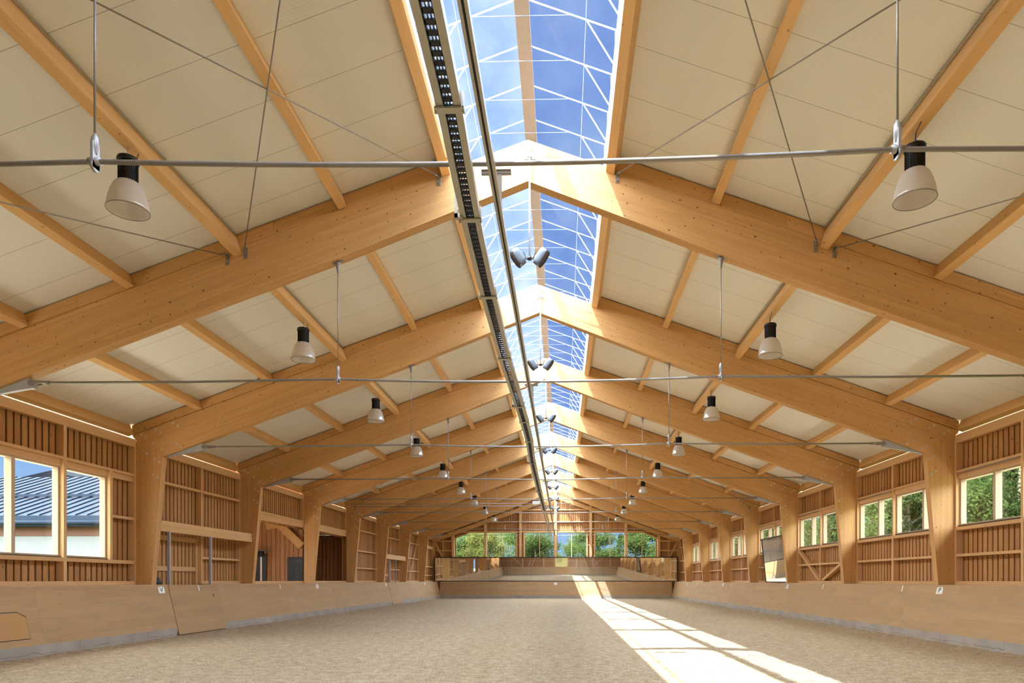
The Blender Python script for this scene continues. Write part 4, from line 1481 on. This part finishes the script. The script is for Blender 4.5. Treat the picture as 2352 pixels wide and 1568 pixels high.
for x in (MX0 - 0.05, MX1 - 0.03):
    m.prism([(60.304, MZ0), (60.396, MZ0), (60.396 - dy, MZ1), (60.304 - dy, MZ1)], x - 0.002, x + 0.082, axis='x')
m.build('frame', M['darkframe'], wm)
m = MB()
for x in (-6.4, -2.1, 2.15, 6.4):
    m.box(x - 0.04, x + 0.04, 60.37, 60.55, MZ0 - 0.03, MZ0 + 0.06)
m.build('bracket', M['darkframe'], wm)

lm = thing('leaning_mirror', 'tall dark framed mirror leaning inwards on the right ledge beside the fourth column', 'mirror')
ya_, yb_2 = 30.62, 33.85
xb_, xt_ = 10.62, 10.40
z0_, z1_ = LED + 0.03, 3.60
def lmbox(m, y0, y1, f0, f1, t0, t1):
    def P(f, t): return (xb_ + (xt_ - xb_) * f + t, z0_ + (z1_ - z0_) * f)
    a, b = P(f0, t0), P(f1, t0); c, d2 = P(f1, t1), P(f0, t1)
    m.prism([a, b, c, d2], y0, y1, g=(0, 1, 0))
m = MB(); lmbox(m, ya_ + 0.03, yb_2 - 0.03, 0.015, 0.985, 0.0, 0.012); m.build('glass', M['mirror'], lm)
m = MB()
lmbox(m, ya_, ya_ + 0.06, 0, 1, -0.02, 0.05); lmbox(m, yb_2 - 0.06, yb_2, 0, 1, -0.02, 0.05)
lmbox(m, ya_, yb_2 + 0.12, 0.975, 1.0, -0.025, 0.055); lmbox(m, ya_ - 0.003, yb_2 + 0.003, -0.002, 0.02, -0.023, 0.053)
m.build('frame', M['darkframe'], lm)
m = MB()
for y in (ya_ + 0.3, yb_2 - 0.3): m.tube([(xt_ + 0.05, y, z1_ - 0.2), (10.93, y, z1_ - 0.25)], 0.015, 8)
m.build('stay', M['steel'], lm)

# ------------------------------------------------------------------ neighbouring house seen through the left window
nb = thing('neighbour_building', 'white neighbouring building with grey standing seam roof outside the left window', 'building')
Y0, XL, XRR = 30.2, -40.0, -16.5
ZE = 4.5
m = MB(); m.box(XL, XRR, Y0 + 0.6, Y0 + 14, -0.25, 3.75); m.build('wall', M['plaster'], nb)
m = MB(); m.box(XL, XRR, Y0 + 0.55, Y0 + 0.6, 3.62, 4.02, (1, 0, 0)); m.build('fascia', M['fascia'], nb)
m = MB(); m.box(XL, XRR + 0.4, Y0 + 0.0, Y0 + 0.6, 4.02, 4.10); m.box(XL, XRR + 0.4, Y0 - 0.02, Y0 + 0.02, 4.1, 4.48); m.build('eaves_board', M['zincroof'], nb)
def rz(y): return ZE + 0.364 * (y - Y0)
m = MB()
m.prism([(Y0, rz(Y0)), (Y0 + 8.2, rz(Y0 + 8.2)), (Y0 + 8.2, rz(Y0 + 8.2) - 0.1), (Y0, rz(Y0) - 0.1)], XL, XRR + 0.4, axis='x')
m.build('roof', M['zincroof'], nb)
m = MB()
x = XL
while x < XRR + 0.4:
    m.bar((x, Y0, rz(Y0) + 0.02), (x, Y0 + 8.2, rz(Y0 + 8.2) + 0.02), 0.035, 0.07)
    x += 0.55
m.build('seams', M['zincdark'], nb)
m = MB(); m.bar((XL, Y0 + 3.3, rz(Y0 + 3.3) + 0.12), (XRR + 0.4, Y0 + 3.3, rz(Y0 + 3.3) + 0.12), 0.12, 0.12); m.build('snow_guard', M['zincroof'], nb)
m = MB(); m.tube([(XL, Y0 - 0.08, 4.18), (XRR + 0.5, Y0 - 0.08, 4.18)], 0.09, 10)
x = XL
while x < XRR:
    m.tube([(x, Y0 - 0.05, 4.32), (x, Y0 - 0.19, 4.18), (x, Y0 - 0.08, 4.07)], 0.012, 6); x += 0.9
m.build('gutter', M['zincroof'], nb)
g2 = thing('dark_roof_building', 'dark gabled roof rising behind the grey metal roof', 'building')
m = MB(); m.prism([(-42, 6.0), (-32.2, 7.86), (-30.1, 8.33), (-29.5, 7.97), (-29.5, 3.0), (-42, 3.0)], Y0 + 10.5, Y0 + 16); m.build('roof', M['zincdark'], g2)
ob = thing('outbuilding', 'pale yellow outbuilding beyond the entrance, seen only in the mirror', 'building')
m = MB(); m.box(-9, 9, -22, -16, -0.25, 4.2); m.build('wall', M['yellow_wall'], ob)
m = MB(); m.prism([(-23, 4.0), (-15.4, 4.0), (-19, 5.6)], -9.5, 9.5, axis='x'); m.build('roof', M['fascia'], ob)
m = MB(); m.box(-0.6, 0.5, -15.99, -15.95, 2.0, 3.2); m.build('window', M['glass'], ob)

# ------------------------------------------------------------------ trees
def make_tree(name, seed, h, cr, leaf, n, conifer=False):
    r = random.Random(seed)
    t = thing(name, '', 'tree', 'trees outside')
    m = MB()
    pts = [(0, 0, -0.3), (0.06 * h * 0.1, 0, h * 0.25), (0.1, 0.05, h * 0.55), (0.0, 0.1, h * 0.9)]
    m.tube(pts, [0.022 * h, 0.018 * h, 0.012 * h, 0.004 * h], 8)
    tips = []
    nb_ = 26 if not conifer else 44
    for i in range(nb_):
        f = r.uniform(0.18, 0.95) if not conifer else r.uniform(0.10, 0.98)
        a = r.uniform(0, 2 * PI)
        if conifer:
            ln = cr * (1.05 - f) * r.uniform(0.8, 1.1)
            el = -0.12
        else:
            ln = cr * (math.sin(PI * min(1, 0.25 + 0.72 * f)) ** 0.6) * r.uniform(0.55, 1.0)
            el = r.uniform(0.1, 0.6)
        p0 = Vector((0.05, 0.05, h * f * (0.85 if not conifer else 1)))
        p1 = p0 + Vector((math.cos(a) * ln, math.sin(a) * ln, ln * el))
        pm = (p0 + p1) / 2 + Vector((0, 0, 0.06 * ln))
        m.tube([p0, pm, p1], [0.0055 * h, 0.0035 * h, 0.0012 * h], 5)
        tips.append((p0, p1, ln))
    m.build('trunk', M['bark'], t)
    lv = MB()
    clusters = []
    for p0, p1, ln in tips:
        for q in range(5):
            f = r.uniform(0.35, 1.08)
            c = p0.lerp(p1, f) + Vector((r.gauss(0, .16), r.gauss(0, .16), r.gauss(0, .14))) * cr * (0.45 if not conifer else 0.2)
            clusters.append((c, r.uniform(0.16, 0.30) * cr if not conifer else r.uniform(0.10, 0.18) * cr, r.random()))
    per = max(1, n // len(clusters))
    for c, rad, tn in clusters:
        for q in range(per):
            d = Vector((r.gauss(0, 1), r.gauss(0, 1), r.gauss(0, 0.75)))
            d = d / max(0.4, d.length) * rad * r.uniform(0.4, 1.05)
            p = c + d
            nrm = (d.normalized() + Vector((r.gauss(0, .6), r.gauss(0, .6), r.gauss(0.3, .6)))).normalized()
            a = nrm.orthogonal().normalized()
            a = (Matrix.Rotation(r.uniform(0, 2 * PI), 3, nrm) @ a)
            b = nrm.cross(a)
            sz = leaf * r.uniform(0.6, 1.25)
            k = lv.verts([p - a * sz, p + b * sz * 0.55, p + a * sz, p - b * sz * 0.55])
            lv.face((k, k + 1, k + 2, k + 3), (1, 0, 0), min(1, max(0, tn * 0.5 + r.random() * 0.5)))
    return t, lv
def tree_proto(name, seed, h, cr, leaf, n, mat, conifer=False):
    t, lv = make_tree(name, seed, h, cr, leaf, n, conifer)
    lv.build('crown', M[mat], t)
    return t
PROT = {
    'g': tree_proto('broadleaf_tree', 1, 11.0, 4.2, 0.115, 17000, 'leaf_green'),
    'g2': tree_proto('broadleaf_tree', 5, 9.0, 3.8, 0.11, 15000, 'leaf_green'),
    'y': tree_proto('yellow_green_tree', 2, 9.5, 3.9, 0.115, 15000, 'leaf_yellow'),
    'd': tree_proto('spruce_tree', 3, 14.0, 3.6, 0.11, 20000, 'leaf_dark', True),
}
used = set()
TREES = [
    # beyond the end wall
    ('g', -13.6, 72, 0.85, 'green broadleaf tree filling the leftmost end window'),
    ('y', -7.6, 71, 0.80, 'yellowish green tree in the second end window from left'),
    ('g2', -17.5, 82, 1.05, 'green tree farther back behind the leftmost end window'),
    ('g2', -10.6, 83, 1.0, 'green tree farther back between the two left end windows'),
    ('g2', -2.2, 71.5, 0.86, 'green tree in the third end window from left'),
    ('g', -4.8, 84, 0.85, 'green tree farther back behind the third end window'),
    ('g', 1.6, 85, 0.72, 'distant green tree near the centre post of the end wall'),
    ('d', 4.6, 88, 0.62, 'small dark conifer far behind the fourth end window'),
    ('d', 8.0, 86, 0.55, 'small dark conifer far behind the fifth end window'),
    ('g', 3.9, 74.5, 0.8, 'low dark green tree in the fourth end window from left'),
    ('g2', 9.4, 73, 1.0, 'pale green tree in the fifth end window'),
    ('y', 13.4, 72, 0.85, 'bright yellow green tree low in the rightmost end window'),
    ('g', 15.6, 80, 1.15, 'tall green tree behind the rightmost end window'),
    # right of the hall
    ('d', 25.5, 23, 1.05, 'dark spruce outside the nearest right window in sight'),
    ('g', 21.5, 27.5, 0.9, 'green tree outside the nearest right window, in front of the spruce'),
    ('d', 22.5, 33, 1.0, 'dark spruce outside the second right window'),
    ('g2', 19.5, 37.5, 0.95, 'light green tree outside the second right window'),
    ('d', 22.0, 43, 1.0, 'dark spruce outside the window above the braces'),
    ('g', 19.5, 47, 0.9, 'light green tree outside the window above the braces'),
    ('d', 21.0, 54, 1.0, 'dark spruce outside the window behind the leaning mirror'),
    ('g2', 18.5, 58, 0.95, 'green tree outside the window behind the leaning mirror'),
    ('d', 20.5, 66, 1.0, 'dark spruce outside the window next beyond the leaning mirror'),
    ('y', 18.0, 71, 0.9, 'yellow green tree outside the window next beyond the leaning mirror'),
    ('d', 30.0, 30, 1.15, 'tall dark spruce in the second row right of the hall'),
    ('g', 29.0, 38, 1.1, 'tall green tree in the second row right of the hall'),
    ('d', 28.0, 50, 1.15, 'tall dark spruce farther along the second row on the right'),
    ('g', 27.0, 64, 1.1, 'tall green tree at the far end of the second row on the right'),
    ('g2', 24.5, 17.5, 1.0, 'green tree at the edge of the nearest right window'),
    ('d', 23.5, 28.5, 1.0, 'dark spruce closing the gap behind the nearest right window'),
    ('g', 26.5, 33.0, 1.1, 'tall green tree behind the spruce of the second right window'),
    ('d', 27.0, 26.0, 1.2, 'tall dark spruce at the back of the nearest right window'),
    ('d', 26.5, 43.5, 1.2, 'tall dark spruce at the back of the window above the braces'),
    ('g2', 19.6, 30.6, 0.80, 'low light green tree just outside the second right window'),
    ('d', 25.2, 37.5, 1.2, 'tall dark spruce at the back of the second right window'),
    ('g', 23.6, 36.0, 0.95, 'green tree in front of the spruce behind the second right window'),
    # left of the hall, for the mirrors
    ('g', -19.0, 4.0, 0.85, 'green tree left of the hall near the entrance'),
    ('g2', -21.5, 51.0, 0.95, 'green tree left of the hall beyond the neighbouring building'),
    ('y', -20.0, 58.0, 0.9, 'yellow green tree left of the hall near its far corner'),
]
for key, x, y, sc_, lab in TREES:
    t = PROT[key] if key not in used else copy_tree(PROT[key])
    used.add(key)
    t.location = (x, y, -0.25)
    t.rotation_euler = (0, 0, random.uniform(0, 6.28))
    t.scale = (sc_, sc_, sc_)
    t['label'] = lab

# ------------------------------------------------------------------ light
w = bpy.data.worlds.new('daylight_sky')
scene.world = w
w.use_nodes = True
nt = w.node_tree
nt.nodes.clear()
out = nt.nodes.new('ShaderNodeOutputWorld')
bg = nt.nodes.new('ShaderNodeBackground')
tc = nt.nodes.new('ShaderNodeTexCoord')
sp = nt.nodes.new('ShaderNodeSeparateXYZ')
link(nt, tc.outputs['Generated'], sp.inputs[0])
zpos = math_node(nt, 'MAXIMUM', sp.outputs[2], 0.0)
grad = math_node(nt, 'POWER', math_node(nt, 'SUBTRACT', 1.0, zpos), 2.2)
c = mix_col(nt, grad, (0.115, 0.225, 0.530), (0.215, 0.345, 0.57))
# wispy clouds on a flat layer overhead
dv = math_node(nt, 'MAXIMUM', sp.outputs[2], 0.12)
cx_ = math_node(nt, 'DIVIDE', sp.outputs[0], dv)
cy_ = math_node(nt, 'DIVIDE', sp.outputs[1], dv)
nz = nt.nodes.new('ShaderNodeTexNoise')
nz.inputs['Scale'].default_value = 1.0
nz.inputs['Detail'].default_value = 9
nz.inputs['Roughness'].default_value = 0.58
nz.inputs['Distortion'].default_value = 0.15
link(nt, combine(nt, math_node(nt, 'MULTIPLY_ADD', cx_, 3.2, 1.3), math_node(nt, 'MULTIPLY_ADD', cy_, 1.7, 0.4), 0.0), nz.inputs['Vector'])
cl = math_node(nt, 'MULTIPLY', math_node(nt, 'SUBTRACT', nz.outputs[0], 0.40, clamp=True), 3.4, clamp=True)
cl = math_node(nt, 'MULTIPLY', cl, math_node(nt, 'MULTIPLY', math_node(nt, 'SUBTRACT', sp.outputs[2], 0.16, clamp=True), 4.0, clamp=True))
c = mix_col(nt, math_node(nt, 'MULTIPLY', cl, 0.8), c, (0.50, 0.56, 0.66))
link(nt, c, bg.inputs[0])
bg.inputs[1].default_value = 0.88
link(nt, bg.outputs[0], out.inputs[0])

def sun(name, direction, energy, angle, col):
    L = bpy.data.lights.new(name, 'SUN')
    L.energy = energy; L.angle = angle; L.color = col
    o = bpy.data.objects.new(name, L)
    o.rotation_euler = Vector(direction).to_track_quat('-Z', 'Y').to_euler()
    o.location = (0, 0, 30)
    COL.objects.link(o)
    return o
sun('sun', (0.40, 0.40, -1.0), 13.0, math.radians(0.6), (1.0, 0.94, 0.84))
sun('sky_fill', (0.0, 0.0, -1.0), 23.5, math.radians(170), (0.92, 0.96, 1.0))  # added wide fill lamp, brightens the hall beyond what the visible sky gives

# ------------------------------------------------------------------ camera
cam = bpy.data.cameras.new('camera')
cam.sensor_width = 36.0
cam.lens = 24.0
cam.shift_x = -0.03283
cam.shift_y = 0.23303
cam.clip_start = 0.05
cam.clip_end = 500
co = bpy.data.objects.new('camera', cam)
co.location = (0.6215, 0.0, 1.583)
co.rotation_euler = (PI / 2, 0, 0.0248)
COL.objects.link(co)
scene.camera = co

scene.view_settings.view_transform = 'Standard'
scene.view_settings.look = 'None'
scene.view_settings.gamma = 1.0
scene.view_settings.use_curve_mapping = False
scene.view_settings.exposure = 1.08
cy = scene.cycles
cy.use_denoising = True
cy.use_adaptive_sampling = True
cy.adaptive_threshold = 0.03
cy.max_bounces = 10
cy.diffuse_bounces = 5
cy.glossy_bounces = 4
cy.transparent_max_bounces = 16
cy.sample_clamp_indirect = 8.0
cy.caustics_reflective = False
cy.caustics_refractive = False
